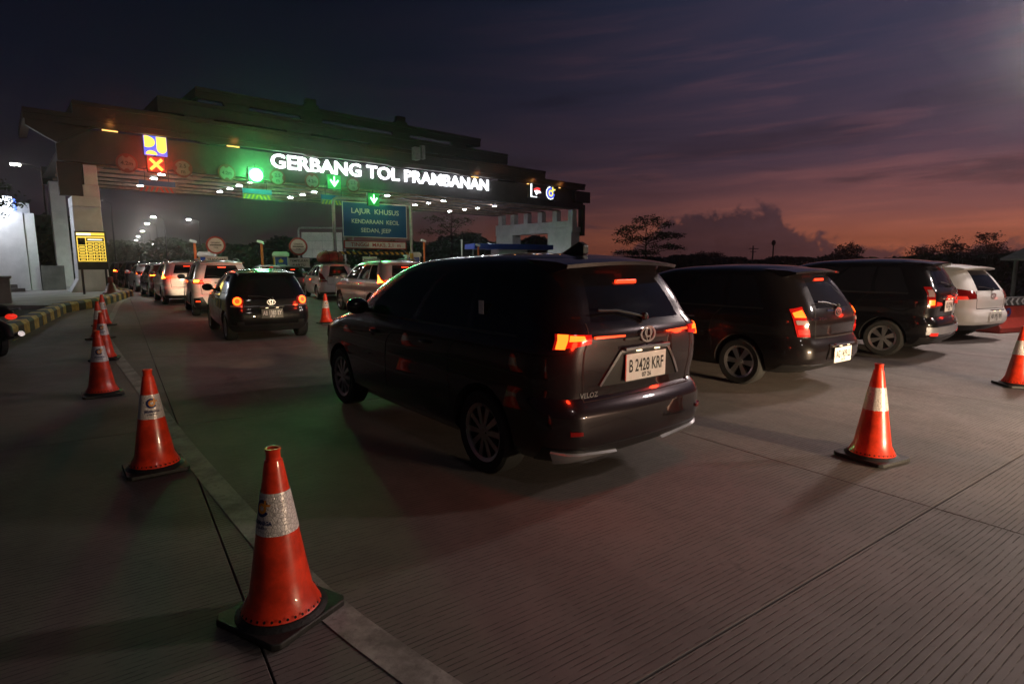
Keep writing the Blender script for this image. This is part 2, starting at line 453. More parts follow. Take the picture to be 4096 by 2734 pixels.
fr = MB(); fr.add([(-250, 322, -.05), (-205, 338, -.05), (-38, 62, -.05), (-5, 52, -.05), (-20, 40, -.05), (-48, 50, -.05)], [(0, 1, 2, 3, 4, 5)])
tag(fr.build('far_road', 'grey_concrete'), kind='structure')

def strip(name, pts, width, z, material, kind='structure'):
    P = [Vector((x, y, 0)) for x, y in pts]; q = []
    for i in range(len(P) - 1):        # Catmull subdivision
        p0 = P[max(i - 1, 0)]; p1 = P[i]; p2 = P[i + 1]; p3 = P[min(i + 2, len(P) - 1)]
        for k in range(8):
            t = k / 8
            q.append(.5 * ((2 * p1) + (p2 - p0) * t + (2 * p0 - 5 * p1 + 4 * p2 - p3) * t * t + (3 * p1 - p0 - 3 * p2 + p3) * t ** 3))
    q.append(P[-1]); vs = []; fs = []
    for i, p in enumerate(q):
        t = (q[min(i + 1, len(q) - 1)] - q[max(i - 1, 0)]).normalized(); n = Vector((-t.y, t.x, 0))
        vs += [p + n * width / 2 + Vector((0, 0, z)), p - n * width / 2 + Vector((0, 0, z))]
    for i in range(len(q) - 1): fs.append((2 * i, 2 * i + 1, 2 * i + 3, 2 * i + 2))
    m = MB(); m.add(vs, fs); o = m.build(name, material); tag(o, kind=kind); return q
strip('edge_line', [(.62, 1.2), (-.42, 2.08), (-.90, 2.52), (-1.56, 3.26), (-2.98, 4.95), (-4.62, 7.0), (-7.05, 10.0), (-9.55, 13.3), (-13.1, 18.7), (-16.1, 23.4), (-18.15, 27.1), (-22.0, 33.0), (-26.5, 40)], .15, .004, 'worn_white_paint')
strip('lane_line', [(-2.2, 18.4), (-5.6, 22.6), (-8.6, 26.2)], .12, .004, 'worn_white_paint')
strip('lane_line', [(1.6, 13.9), (-.6, 16.5)], .12, .004, 'worn_white_paint')

# ------------------------------------------------------------------ kerb and islands
KP = [Vector(p) for p in [(-10.35, 11.7, 0), (-14.35, 18.3, 0), (-15.35, 21.4, 0), (-17.15, 25.2, 0), (-18.35, 27.6, 0), (-19.6, 28.9, 0), (-21.2, 29.9, 0)]]
kerb = bpy.data.objects.new('kerb', None); COL.objects.link(kerb); tag(kerb, kind='structure')
def along(P, s):
    for i in range(len(P) - 1):
        L = (P[i + 1] - P[i]).length
        if s <= L or i == len(P) - 2: return P[i].lerp(P[i + 1], s / L), (P[i + 1] - P[i]).normalized()
        s -= L
tot = sum((KP[i + 1] - KP[i]).length for i in range(len(KP) - 1)); nb = int(tot / .58)
kb = {}
for nm in ('kerb_yellow', 'kerb_black'):
    m = MB(); m.prism([(-.15, -.05), (.15, -.05), (.15, .24), (.10, .31), (-.15, .31)], -.285, .285, lambda u, v, t: (t, -u, v)); kb[nm] = m.mesh('kerb_block', nm)
for i in range(nb):
    p, t = along(KP, (i + .5) * .58)
    o = obj('kerb_block', kb['kerb_yellow' if i % 2 == 0 else 'kerb_black'], kerb)
    o.location = p + Vector((-.12, -.08, 0)) ; o.rotation_euler = (random.uniform(-.01, .01), random.uniform(-.012, .012), math.atan2(t.y, t.x) + random.uniform(-.02, .02))
isl = MB()
ip = [(-14.6, 18.3), (-15.6, 21.4), (-17.4, 25.2), (-18.6, 27.6), (-19.85, 28.8), (-21.4, 29.7), (-30, 36), (-34, 30), (-24, 20.5), (-19, 17.5)]
isl.add([(x, y, .25) for x, y in ip] + [(x, y, -.09) for x, y in ip], [tuple(range(10))] + [(i, (i + 1) % 10, 10 + (i + 1) % 10, 10 + i) for i in range(10)])
tag(isl.build('traffic_island', 'pale_concrete'), kind='structure')
vg = MB(); vp = [(-10.55, 11.85), (-14.5, 18.35), (-18.9, 17.4), (-24, 20.4), (-30, 14), (-20, 8.5)]
vg.add([(x, y, .12) for x, y in vp] + [(x, y, -.09) for x, y in vp], [tuple(range(6))] + [(i, (i + 1) % 6, 6 + (i + 1) % 6, 6 + i) for i in range(6)])
tag(vg.build('verge', 'soil'), kind='structure')

# ================================================================== TOLL GATE  (local frame: u along the front, w depth, z up)
U = Vector((.74312, .66916, 0)); W = Vector((-.66916, .74312, 0)); P0 = Vector((-19.8, 26.3, 0)); GROT = math.atan2(U.y, U.x)
def gw(u, w_, z): p = P0 + U * u + W * w_; return (p.x, p.y, z)
gate = thing('toll_gate', 'wide toll gate with stepped brown roof and glowing white letters', 'toll gate', P0, GROT)
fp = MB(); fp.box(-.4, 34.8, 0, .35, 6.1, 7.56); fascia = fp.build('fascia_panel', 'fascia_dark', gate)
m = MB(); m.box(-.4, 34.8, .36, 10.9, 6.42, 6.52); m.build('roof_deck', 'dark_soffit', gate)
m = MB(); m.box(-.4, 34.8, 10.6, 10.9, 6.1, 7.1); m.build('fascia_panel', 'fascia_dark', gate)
for i, wv in enumerate([.75, 2.5, 4.3, 6.1, 7.9, 9.7]):
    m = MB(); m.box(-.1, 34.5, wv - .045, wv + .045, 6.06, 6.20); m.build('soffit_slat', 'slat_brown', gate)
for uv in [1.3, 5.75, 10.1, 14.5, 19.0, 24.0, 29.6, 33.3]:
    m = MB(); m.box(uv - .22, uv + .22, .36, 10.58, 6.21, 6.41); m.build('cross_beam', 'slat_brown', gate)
m = MB(); m.box(-.42, .48, .40, .85, 4.63, 6.09); m.build('end_column', 'wood_brown', gate)
m = MB(); m.box(34.98, 35.3, .2, .7, 3.9, 6.5); m.build('end_column', 'fascia_dark', gate)
m = MB(); m.box(33.4, 35.3, -.34, -.003, 6.62, 7.50); m.build('end_box', 'fascia_dark', gate)
tiers = [(-.6, -1.45, 34.3, 7.60, 8.02, 7.25), (.6, .36, 30.8, 8.26, 8.86, 8.26), (1.8, 4.0, 27.8, 9.26, 9.97, 9.26), (3.0, 6.1, 26.04, 10.53, 11.08, 10.53)]
for k, (off, u0, u1, z0, z1, ze) in enumerate(tiers):
    m = MB(); m.box(u0, u1, off, off + .30, z0, z1)
    m.box(u0 - .0, u1, off - .07, off, z1 - .16, z1 + .03)
    t = m.build('roof_tier', 'wood_brown', gate)
    for ue in (u0, u1 - .3):       # returns running back from the corners
        m = MB(); m.box(ue, ue + .3, off + .302, off + 5.5, z0 + .05, z1); m.build('return_beam', 'wood_brown', t)
    # sloping soffit board behind each tier front
    m = MB(); m.prism([(off + .302, z0 + .12), (off + 1.4, z0 - .10 if k else z0 + .05), (off + 1.4, z0 - .02 if k else z0 + .13), (off + .302, z0 + .20)], u0 + .32, u1 - .32, lambda a, b, t_: (t_, a, b))
    if k in (1, 2): m.build('soffit_board', 'wood_brown', t)
    n = int((u1 - u0 - 3) / 5.35)
    for j in range(n + 1):
        ub = u0 + 1.9 + j * 5.35 if k < 3 else [8.2, 12.6, 19.0, 24.0][min(j, 3)]
        if k == 3 and j > 3: break
        zb = {0: 7.52, 1: 8.03, 2: 8.87, 3: 10.0}[k]; zt = z0 - .003
        if zt - zb > .05:
            m = MB(); m.prism([(-.75, zt), (.75, zt), (.42, zb), (-.42, zb)], off + .02, off + .26, lambda a, b, t_: (ub + a, t_, b))
            m.build('bracket', 'wood_brown', t)
        if k == 3 and j in (1, 2):
            m = MB(); m.box(ub - .32, ub + .32, off - .02, off + .36, z1 + .033, z1 + .55); m.box(ub - .45, ub + .45, off - .05, off + .4, z1 + .031, z1 + .2)
            m.build('roof_post', 'wood_brown', t)
# corner hips at the left of the lowest tier
m = MB(); m.prism([(-1.40, 7.598), (.9, 7.598), (.5, 7.30), (-.38, 6.75), (-.75, 6.95), (-1.40, 7.35)], -.58, -.30, lambda a, b, t_: (a, t_, b)); m.build('corner_bracket', 'wood_brown', gate)
# camera and cable clutter on the roof front
m = MB(); m.box(18.2, 18.6, .1, .5, 8.3, 9.1); m.box(18.75, 19.0, .1, .4, 8.4, 9.25); m.tube([(18.4, .3, 8.05), (18.4, .3, 8.3)], .05); m.build('roof_equipment', 'steel_galv', gate)
# side walls with posts, wide opening and flared feet
def side_wall(ui, s, short=False):
    def ux(a): return ui + s * a          # a grows outwards from the inner face
    m = MB()
    for wa, wb in (((.45, 2.0),) if short else ((.45, 3.26), (7.94, 10.3))):
        m.prism([(0, 4.16), (1.06, 4.16), (1.10, .85), (1.45, .22), (-.10, .22), (-.06, 1.2)], wa, wb, lambda a, b, t_: (ux(a), t_, b))
    m.box(min(ux(-.002), ux(1.062)), max(ux(-.002), ux(1.062)), .34, 2.15 if short else 10.4, 4.165, 4.62)
    m.box(min(ux(.0), ux(.62)), max(ux(.0), ux(.62)), .34, 2.15 if short else 10.4, 4.621, 5.15)
    wl = m.build('side_wall', 'wall_white', gate, bevel=.02)
    for wv in ((.62, 1.85) if short else (.62, 2.46, 4.3, 6.15, 7.98, 9.75)):
        m = MB(); m.box(min(ux(.02), ux(.54)), max(ux(.02), ux(.54)), wv - .27, wv + .27, 5.151, 6.055); m.build('post', 'wall_white', wl, bevel=.015)
side_wall(1.05, -1, True); side_wall(33.85, 1)
m = MB(); m.box(-.2, .5, 9.6, 10.5, .2, 6.2); m.build('rear_column', 'wall_white', gate, bevel=.02)

# glowing letters, one part each
S = 'GERBANG TOL PRAMBANAN'
def tw(s_):
    v, _ = text_mb(s_, 1.0, 0, .017, 'LEFT'); return max(p[0] for p in v), min(p[0] for p in v), max(p[1] for p in v)
_, _, cap = tw('E'); full = tw(S)[0]; ksx = (24.26 - 8.80) / full; ksz = .73 / cap
for i, ch in enumerate(S):
    if ch == ' ': continue
    end = tw(S[:i + 1])[0]; wid = tw(ch)[0]
    x0 = 8.80 + (end - wid) * ksx
    vs, fs = text_mb(ch, 1.0, .05, .017, 'LEFT')
    m = MB(); m.add([(x0 + v[0] * ksx, -.085 - v[2], 6.78 + v[1] * ksz) for v in vs], fs); m.build('letter', 'letter_white', fascia)
for ul in (10.8, 14.2, 17.6, 21.0, 23.6):
    light('letter_light', 'POINT', 26, (.88, .93, 1), (ul, -.75, 7.15), gate, .25)

def flat(o, mb, name, material, w_, parent): return mb.build(name, material, parent)
def gplate(pts, w0, w1): m = MB(); m.prism(pts, w0, w1, lambda a, b, t_: (a, t_, b)); return m
def arcpts(cx, cz, r, a0, a1, n=14, rz=None): return [(cx + r * math.cos(R(a0 + (a1 - a0) * i / n)), cz + (rz or r) * math.sin(R(a0 + (a1 - a0) * i / n))) for i in range(n + 1)]
# yellow and blue ministry logo board
lb = gplate([(2.92, 6.72), (3.88, 6.72), (3.88, 7.62), (2.92, 7.62)], -.10, -.002).build('logo_board', 'logo_blue', fascia)
gplate([(2.94, 7.60), (2.94, 7.08)] + arcpts(3.06, 7.33, .32, -90, 62, 12, .26) + [(3.10, 7.60)], -.13, -.102).build('logo_shape', 'logo_yellow', lb)
gplate([(3.44, 7.60), (3.44, 7.06)] + arcpts(3.65, 7.06, .21, 180, 360, 12, .22) + [(3.86, 7.60)], -.13, -.102).build('logo_shape', 'logo_yellow', lb)
gplate(arcpts(3.20, 6.75, .24, 0, 180, 12, .19), -.13, -.102).build('logo_shape', 'logo_yellow', lb)
# flag logo and round logo at the right end
m = MB(); m.box(28.26, 28.40, -.36, -.345, 6.62, 7.60); m.box(28.40, 28.95, -.36, -.345, 6.62, 6.68); m.build('logo_frame', 'logo_white', fascia)
m = MB(); m.box(28.2, 31.4, -.34, -.003, 6.55, 7.66); m.build('logo_backing', 'fascia_dark', fascia)
gplate([(28.55, 7.22)] + [(28.55 + .75 * t_, 7.22 + .16 * math.sin(t_ * 2.4)) for t_ in (.25, .5, .75, 1)] + [(29.28, 7.12), (28.95, 7.18), (28.65, 7.12)], -.36, -.345).build('logo_shape', 'logo_red', fascia)
gplate([(28.65, 7.11), (28.95, 7.17), (29.30, 7.11), (29.40, 6.98), (29.1, 6.96), (28.88, 6.80)], -.36, -.345).build('logo_shape', 'logo_white', fascia)
def ring(cx, cz, r, t, w0, mtl, a0=0, a1=360):
    m = MB(); po = arcpts(cx, cz, r, a0, a1, 26); pi_ = arcpts(cx, cz, r - t, a0, a1, 26); vs = []; fs = []
    for (a, b), (c, e) in zip(po, pi_): vs += [(a, w0, b), (c, w0, e), (a, w0 + .012, b), (c, w0 + .012, e)]
    for i in range(len(po) - 1):
        k = 4 * i; fs += [(k, k + 1, k + 5, k + 4), (k + 2, k + 6, k + 7, k + 3), (k, k + 4, k + 6, k + 2), (k + 1, k + 3, k + 7, k + 5)]
    m.add(vs, fs); return m.build('logo_ring', mtl, fascia)
ring(30.46, 7.07, .50, .06, -.358, 'logo_white', 95, 310); ring(30.50, 7.08, .44, .17, -.358, 'logo_blue', 20, 350)
ring(30.50, 7.05, .265, .12, -.358, 'logo_yellow'); ring(30.5, 7.05, .14, .1, -.358, 'logo_blue')
m = MB(); m.box(30.62, 30.76, -.362, -.359, 7.05, 7.55); m.box(30.62, 31.0, -.366, -.3625, 7.30, 7.40); m.build('logo_shape', 'logo_yellow', fascia)
# warm cove lamps tucked at the tiers
for (u_, w_, z_) in [(1.6, -.22, 7.58), (6.9, -.22, 7.58), (22.9, -.22, 7.58), (28.3, -.22, 7.58), (9.2, .2, 8.12), (16.0, .2, 8.12), (26.0, .2, 8.12), (31.4, -.22, 7.58)]:
    m = MB(); m.box(u_ - .3, u_ + .3, w_ - .04, w_ + .04, z_ - .02, z_ + .03); m.build('cove_lamp', 'cove_warm', gate)
    light('cove_glow', 'POINT', 5.0, (1, .42, .10), (u_, w_ - .55, z_ + .25), gate, .12)

# ------------------------------------------------------------------ soffit downlights (each a thing)
def lampspot(u_, w_, lab, pw=130):
    t = thing('soffit_light', lab, 'ceiling light', gw(u_, w_, 6.0), GROT, 'downlights under the toll gate roof')
    m = MB(); m.lathe([(.0, .10), (.13, .10), (.15, .0), (.12, -.03)], 14); m.build('housing', 'steel_galv', t, 40)
    m = MB(); m.lathe([(.0, -.012), (.15, -.012), (.15, -.035), (0, -.035)], 14); m.build('lens', 'soffit_lamp', t)
    light('lamp_beam', 'SPOT', pw, (.92, .96, 1), (0, 0, -.08), t, .12, (0, 0, 0), R(150), .6)
rows = [(3.75, [.91, 2.76, 6.59], 'under the red cross'), (8.0, [.78, 2.8, 4.56, 6.66], 'behind the brightest green lane light'), (12.45, [2.83, 4.67, 6.73], 'left of the blue lane sign'),
        (16.75, [1.32], 'above the blue lane sign'), (21.55, [1.71, 3.65, 5.48, 7.41], 'right of the blue lane sign'), (26.7, [2.12, 4.23, 6.0, 8.11], 'nearest the right side wall')]
for u_, ws, where in rows:
    for j, wv in enumerate(ws):
        lampspot(u_, wv, (f'roof downlight {where}, {ORD[j]} from front' if len(ws) > 1 else f'single white roof downlight {where}'), 340 if u_ > 26 else 130)

# ------------------------------------------------------------------ lane signals
def signal(u_, w_, z_, lab, kind, size=.62, pw=0, yaw=-15):
    t = thing('lane_signal', lab, 'traffic light', gw(u_, w_, z_), GROT)
    h = size * .62
    m = MB(); m.box(-h, h, 0, .16, -h, h); m.build('housing', 'black_plastic', t, bevel=.02)
    m = MB(); m.tube([(0, .08, h), (0, .08, max(h + .02, 6.15 - z_) if w_ > .4 else h + .15)], .03); m.build('hanger', 'steel_dark', t)
    k = size / 2
    m = MB(); m.box(-h * .93, h * .93, -.003, -.001, -h * .93, h * .93); m.build('glow_backing', 'painted_glow_red' if kind == 'X' else 'painted_glow_green', t)  # emissive backing paints in the glow around the lit symbol
    if kind == 'X':
        m = MB()
        for a in (45, -45):
            M = Matrix.Rotation(R(a), 4, 'Y'); m.box(-k * 1.15, k * 1.15, -.04 - (.003 if a > 0 else 0), -.004, -.065, .065, M)
        m.build('cross', 'led_red', t); col = (1, .06, .015)
    else:
        arrow = [(-.06, .9), (.14 - .03, .9), (.11, -.15), (.62, .40), (.78, .22), (0, -.85), (-.78, .22), (-.62, .40), (-.11, -.15), (-.11, .9)]
        m = MB(); m.prism([(a * k, b * k) for a, b in arrow[1:]], -.03, -.004, lambda a, b, q: (a, q, b))
        if kind == 'big':
            m = MB(); m.prism(arcpts(0, 0, .30, 0, 350, 30), -.035, -.004, lambda a, b, q: (a, q, b)); m.build('lamp', 'led_green_big', t)
            m = MB(); m.prism(arcpts(0, 0, .385, 0, 350, 30), -.02, -.0035, lambda a, b, q: (a, q, b)); m.build('glare_ring', 'glare_green', t)  # glowing ring around the disc painted in as glare
        else: m.build('arrow', 'led_green', t)
        col = (.10, 1, .22)
    if pw: light('signal_glow', 'SPOT', pw, col, (0, -.18, 0), t, .45, (R(-87), 0, R(yaw)), R(28), .8)
    if pw: light('signal_wash', 'POINT', 420 if kind == 'big' else (70 if size > .6 else 16), col, (0, -.95, .15), t, .25)
    if pw: light('signal_spill', 'POINT', 22, col, (0, .45, -.30), t, .10)
    return t
signal(3.35, -.02 - .14, 6.29, 'red lit cross signal under the yellow and blue logo', 'X', .62, 550, -11)
signal(7.99, -.16, 6.26, 'brightest green lane light, glaring left of the big letters', 'big', .66, 850, -17)
signal(12.41, -.16, 6.30, 'green down arrow below the gate name, between two round limit signs', 'arrow', .70, 350, -22)
signal(12.01, -5.55, 4.84, 'green down arrow signal mounted on top of the blue lane sign', 'arrow', .54, 220, -28)

# round height and width limit signs on the fascia
def limit_sign(u_, z_, txt, lab):
    t = thing('limit_sign', lab, 'road sign', gw(u_, -.07, z_), GROT, 'round limit signs on the gate')
    m = MB(); m.prism(arcpts(0, 0, .44, 0, 350, 35), 0, .03, lambda a, b, q: (a, q, b)); m.build('rim', 'rim_dull', t)
    m = MB(); po = []
    for a in range(0, 360, 8):
        r_ = .35
        nd = (abs(((a - 90) + 180) % 360 - 180) < 17) or (abs(((a - 270) + 180) % 360 - 180) < 17) if 'm' in txt[0] else (a < 17 or a > 343 or abs(a - 180) < 17)
        po.append(((r_ - (.10 if nd else 0)) * math.cos(R(a)), (r_ - (.10 if nd else 0)) * math.sin(R(a))))
    m.prism(po, -.012, -.002, lambda a, b, q: (a, q, b)); f_ = m.build('face', 'sign_dull', t)
    n = len(txt)
    for i, s_ in enumerate(txt):
        sz = .27 if n > 1 else .25; y0 = (.03 if i == 0 else -.24) if n > 1 else -.09
        text_obj('writing', s_, 'ink_black', f_, lambda x, y, z, y0=y0: (x, -.016, y + y0), size=sz, bold=.006)
    m = MB(); m.box(-.03, .03, .0301, .25, -.03, .5); m.build('bracket', 'steel_dark', t)
for u_, where in ((2.17, 'left of the red cross'), (6.55, 'left of the brightest green light'), (11.12, 'left of the middle green arrow')):
    limit_sign(u_, 6.24, ['4.2m'], f'round red rimmed 4.2m height limit sign {where}')
for u_, where in ((4.51, 'right of the red cross'), (9.16, 'right of the brightest green light'), (13.65, 'right of the middle green arrow')):
    limit_sign(u_, 6.25, ['2.5', 'm'], f'round red rimmed 2.5 m width limit sign {where}')
# low blue lane name plates with striped boards under them
for u_, mt, where in ((3.36, 'sign_red', 'under the red cross'), (8.05, 'paint_yellow', 'under the brightest green light'), (12.4, 'paint_yellow', 'under the middle green arrow')):
    t = thing('lane_board', f'small blue lane plate with slanted warning stripes hanging {where}', 'sign board', gw(u_, -.02, 5.02), GROT, 'striped boards over the lanes')
    m = MB(); m.box(-.77, .77, 0, .04, .27, .52); m.build('name_plate', 'sign_blue', t)
    m = MB(); m.box(-.77, .77, 0, .04, -.02, .22); b_ = m.build('stripe_board', 'sign_dull', t)
    for k in range(7):
        x = -.68 + k * .21; sgn = 1 if k < 3.5 else -1
        m = MB(); m.prism([(x - .03 - .05 * sgn, -.015), (x + .06 - .05 * sgn, -.015), (x + .06 + .05 * sgn, .215), (x - .03 + .05 * sgn, .215)], -.008, -.001, lambda a, b, q: (a, q, b)); m.build('stripe', mt, b_)
    for hx_ in (-.5, .5):
        m = MB(); m.tube([(hx_, .03, .52), (hx_, .03, 1.15)], .018); m.build('hanger', 'steel_dark', t)

# ================================================================== HEIGHT PORTAL with blue sign
pt = thing('height_portal', 'grey steel height limit portal with yellow feet before the gate', 'height barrier', (-9.2, 28.7, 0), GROT)
path = [(.41, 0, 0), (.41, 0, 4.55), (.46, 0, 4.70), (.60, 0, 4.80), (4.68, 0, 4.86), (4.83, 0, 4.76), (4.88, 0, 4.6), (4.88, 0, 0)]
m = MB(); m.tube([p for p in path], .085, 12); m.build('frame', 'steel_galv', pt, 60)
for x in (.41, 4.88):
    m = MB(); m.tube([(x, 0, .02), (x, 0, 2.12)], .10, 12); m.build('yellow_sleeve', 'paint_yellow', pt, 60)
hb = MB(); hb.box(.60, 4.70, -.03, .03, 2.02, 2.17); hbo = hb.build('height_bar', 'kerb_black', pt)
for k in range(13):
    x = .66 + k * .315; 
    if x + .22 > 4.66: break
    m = MB(); m.prism([(x + .12, 2.022), (x + .27, 2.022), (x + .15, 2.168), (x, 2.168)], -.036, -.031, lambda a, b, q: (a, q, b)); m.build('stripe', 'paint_yellow', hbo)
for a_, b_, r_ in (((.95, .06, 2.17), (.95, .06, 2.9), .035), ((1.45, .06, 2.17), (1.45, .06, 2.95), .035), ((4.5, .0, 2.17), (4.25, .0, 2.35), .02)):
    m = MB(); m.tube([a_, b_], r_); m.build('hanger', 'steel_galv', pt)
sb = thing('lane_sign', 'large blue sign reading LAJUR KHUSUS KENDARAAN KECIL', 'road sign', (-9.2 + U.x * 2.68 - W.x * .12, 28.7 + U.y * 2.68 - W.y * .12, 0), GROT)
m = MB(); m.box(-1.86, 1.86, 0, .05, 2.90, 4.65); m.build('board', 'sign_blue', sb)
m = MB()
for x0, x1, z0, z1 in ((-1.86, 1.86, 4.62, 4.65), (-1.86, 1.86, 2.90, 2.93), (-1.86, -1.83, 2.931, 4.619), (1.83, 1.86, 2.931, 4.619)): m.box(x0, x1, -.006, -.001, z0, z1)
m.build('border', 'ink_white', sb)
for s_, zz, sz, wd in (('LAJUR  KHUSUS', 4.10, .36, 2.75), ('KENDARAAN  KECIL', 3.60, .30, 2.75), ('SEDAN, JEEP', 3.16, .30, 1.75)):
    text_obj('writing', s_, 'ink_white', sb, lambda x, y, z, zz=zz: (x, -.008, y + zz), size=sz, bold=.004, width=wd)
mb_ = thing('height_board', 'white board with red border reading TINGGI MAKS. 2,1 m', 'road sign', (-9.2 + U.x * 2.66 - W.x * .12, 28.7 + U.y * 2.66 - W.y * .12, 0), GROT)
m = MB(); m.box(-1.82, 1.82, 0, .04, 2.31, 2.72); m.build('board', 'sign_red', mb_)
m = MB(); m.box(-1.76, 1.76, -.006, -.001, 2.36, 2.67); m.build('face', 'sign_white', mb_)
text_obj('writing', 'TINGGI  MAKS. 2,1  m', 'ink_red', mb_, lambda x, y, z: (x, -.009, y + 2.43), size=.27, bold=.004, width=2.9)

# ================================================================== CARS  (local: +x forward, origin under the rear axle)
def pchip(tab):
    x = np.array([a for a, _ in tab], float); y = np.array([b for _, b in tab], float)
    h = np.diff(x); dl = np.diff(y) / h; n = len(x); dd = np.zeros(n)
    for i in range(1, n - 1):
        if dl[i - 1] * dl[i] > 0:
            w1 = 2 * h[i] + h[i - 1]; w2 = h[i] + 2 * h[i - 1]; dd[i] = (w1 + w2) / (w1 / dl[i - 1] + w2 / dl[i])
    dd[0] = dl[0]; dd[-1] = dl[-1]
    def f(t):
        t = min(max(t, x[0]), x[-1]); i = min(int(np.searchsorted(x, t, 'right')) - 1, n - 2); s = (t - x[i]) / h[i]
        return float((1 + 2 * s) * (1 - s) ** 2 * y[i] + s * (1 - s) ** 2 * h[i] * dd[i] + s * s * (3 - 2 * s) * y[i + 1] + s * s * (s - 1) * h[i] * dd[i + 1])
    return f
SPEC = {}
SPEC['mpv'] = dict(wb=2.75, wr=.325, ztop=1.685, rcx=.32, rcy=.24, bul=.07, belt=1.10, gt=1.53, rg0=1.20, rg1=1.52, arch=.047,
    xr=[(.24, -.72), (.31, -.84), (.38, -.89), (.46, -.905), (.58, -.905), (.66, -.87), (.70, -.83), (.76, -.835), (.90, -.85), (1.02, -.855), (1.10, -.86), (1.16, -.835), (1.20, -.80), (1.36, -.715), (1.52, -.60), (1.58, -.545), (1.62, -.50), (1.645, -.40), (1.665, -.2)],
    xf=[(.24, 3.40), (.35, 3.53), (.55, 3.60), (.72, 3.58), (.86, 3.50), (.95, 3.33), (1.02, 3.05), (1.06, 2.88), (1.10, 2.72), (1.30, 2.40), (1.50, 1.98), (1.58, 1.72), (1.62, 1.52), (1.645, 1.28), (1.665, .95)],
    w=[(.24, .79), (.32, .845), (.45, .868), (.60, .870), (.74, .860), (.88, .874), (1.0, .870), (1.10, .835), (1.3, .775), (1.5, .70), (1.58, .655), (1.62, .60), (1.645, .52), (1.665, .40)])
def derive(base, **kw):
    s = dict(SPEC[base]); s.update(kw); return s
def scaled(base, sx, sy, sz, **kw):
    s = dict(SPEC[base])
    for k in ('xr', 'xf'): s[k] = [(z * sz, x * sx) for z, x in s[k]]
    s['w'] = [(z * sz, x * sy) for z, x in s['w']]
    for k in ('ztop', 'belt', 'gt', 'rg0', 'rg1'): s[k] *= sz
    s['wb'] *= sx; s.update(kw); return s
SPEC['hatch'] = dict(wb=2.40, wr=.29, ztop=1.48, rcx=.34, rcy=.27, bul=.08, belt=.98, gt=1.33, rg0=.86, rg1=1.34, arch=.04,
    xr=[(.20, -.45), (.27, -.55), (.36, -.63), (.46, -.66), (.58, -.655), (.66, -.63), (.74, -.615), (.84, -.60), (.92, -.575), (1.0, -.54), (1.16, -.455), (1.32, -.365), (1.38, -.33), (1.42, -.28), (1.445, -.2), (1.465, -.05)],
    xf=[(.20, 3.0), (.32, 3.1), (.5, 3.13), (.66, 3.08), (.78, 2.95), (.86, 2.8), (.92, 2.55), (.98, 2.32), (1.16, 1.98), (1.32, 1.60), (1.38, 1.42), (1.42, 1.26), (1.445, 1.05), (1.465, .75)],
    w=[(.20, .75), (.28, .80), (.40, .83), (.58, .838), (.74, .83), (.86, .828), (.98, .79), (1.16, .73), (1.32, .655), (1.38, .62), (1.42, .565), (1.445, .49), (1.465, .37)])
SPEC['livina'] = scaled('mpv', .945, .965, .938, wb=2.60, wr=.31, rcx=.40, rcy=.30, bul=.10, rg0=1.04, rg1=1.44, belt=1.03)
SPEC['livina']['xr'] = [(.22, -.62), (.29, -.76), (.36, -.88), (.44, -.92), (.56, -.915), (.63, -.88), (.70, -.85), (.84, -.855), (.95, -.84), (1.04, -.80), (1.20, -.70), (1.34, -.60), (1.43, -.515), (1.482, -.46), (1.52, -.40), (1.543, -.3), (1.562, -.15)]
SPEC['avanza'] = scaled('mpv', .93, .945, .995, wb=2.655, wr=.31, rcx=.30, rcy=.22)
SPEC['avanza']['xr'] = [(z * .995, x * .86) for z, x in SPEC['mpv']['xr']]
SPEC['suv'] = scaled('mpv', .98, .965, 1.0, wb=2.685, wr=.345, rcx=.26, rcy=.2, rg0=1.14, belt=1.08)

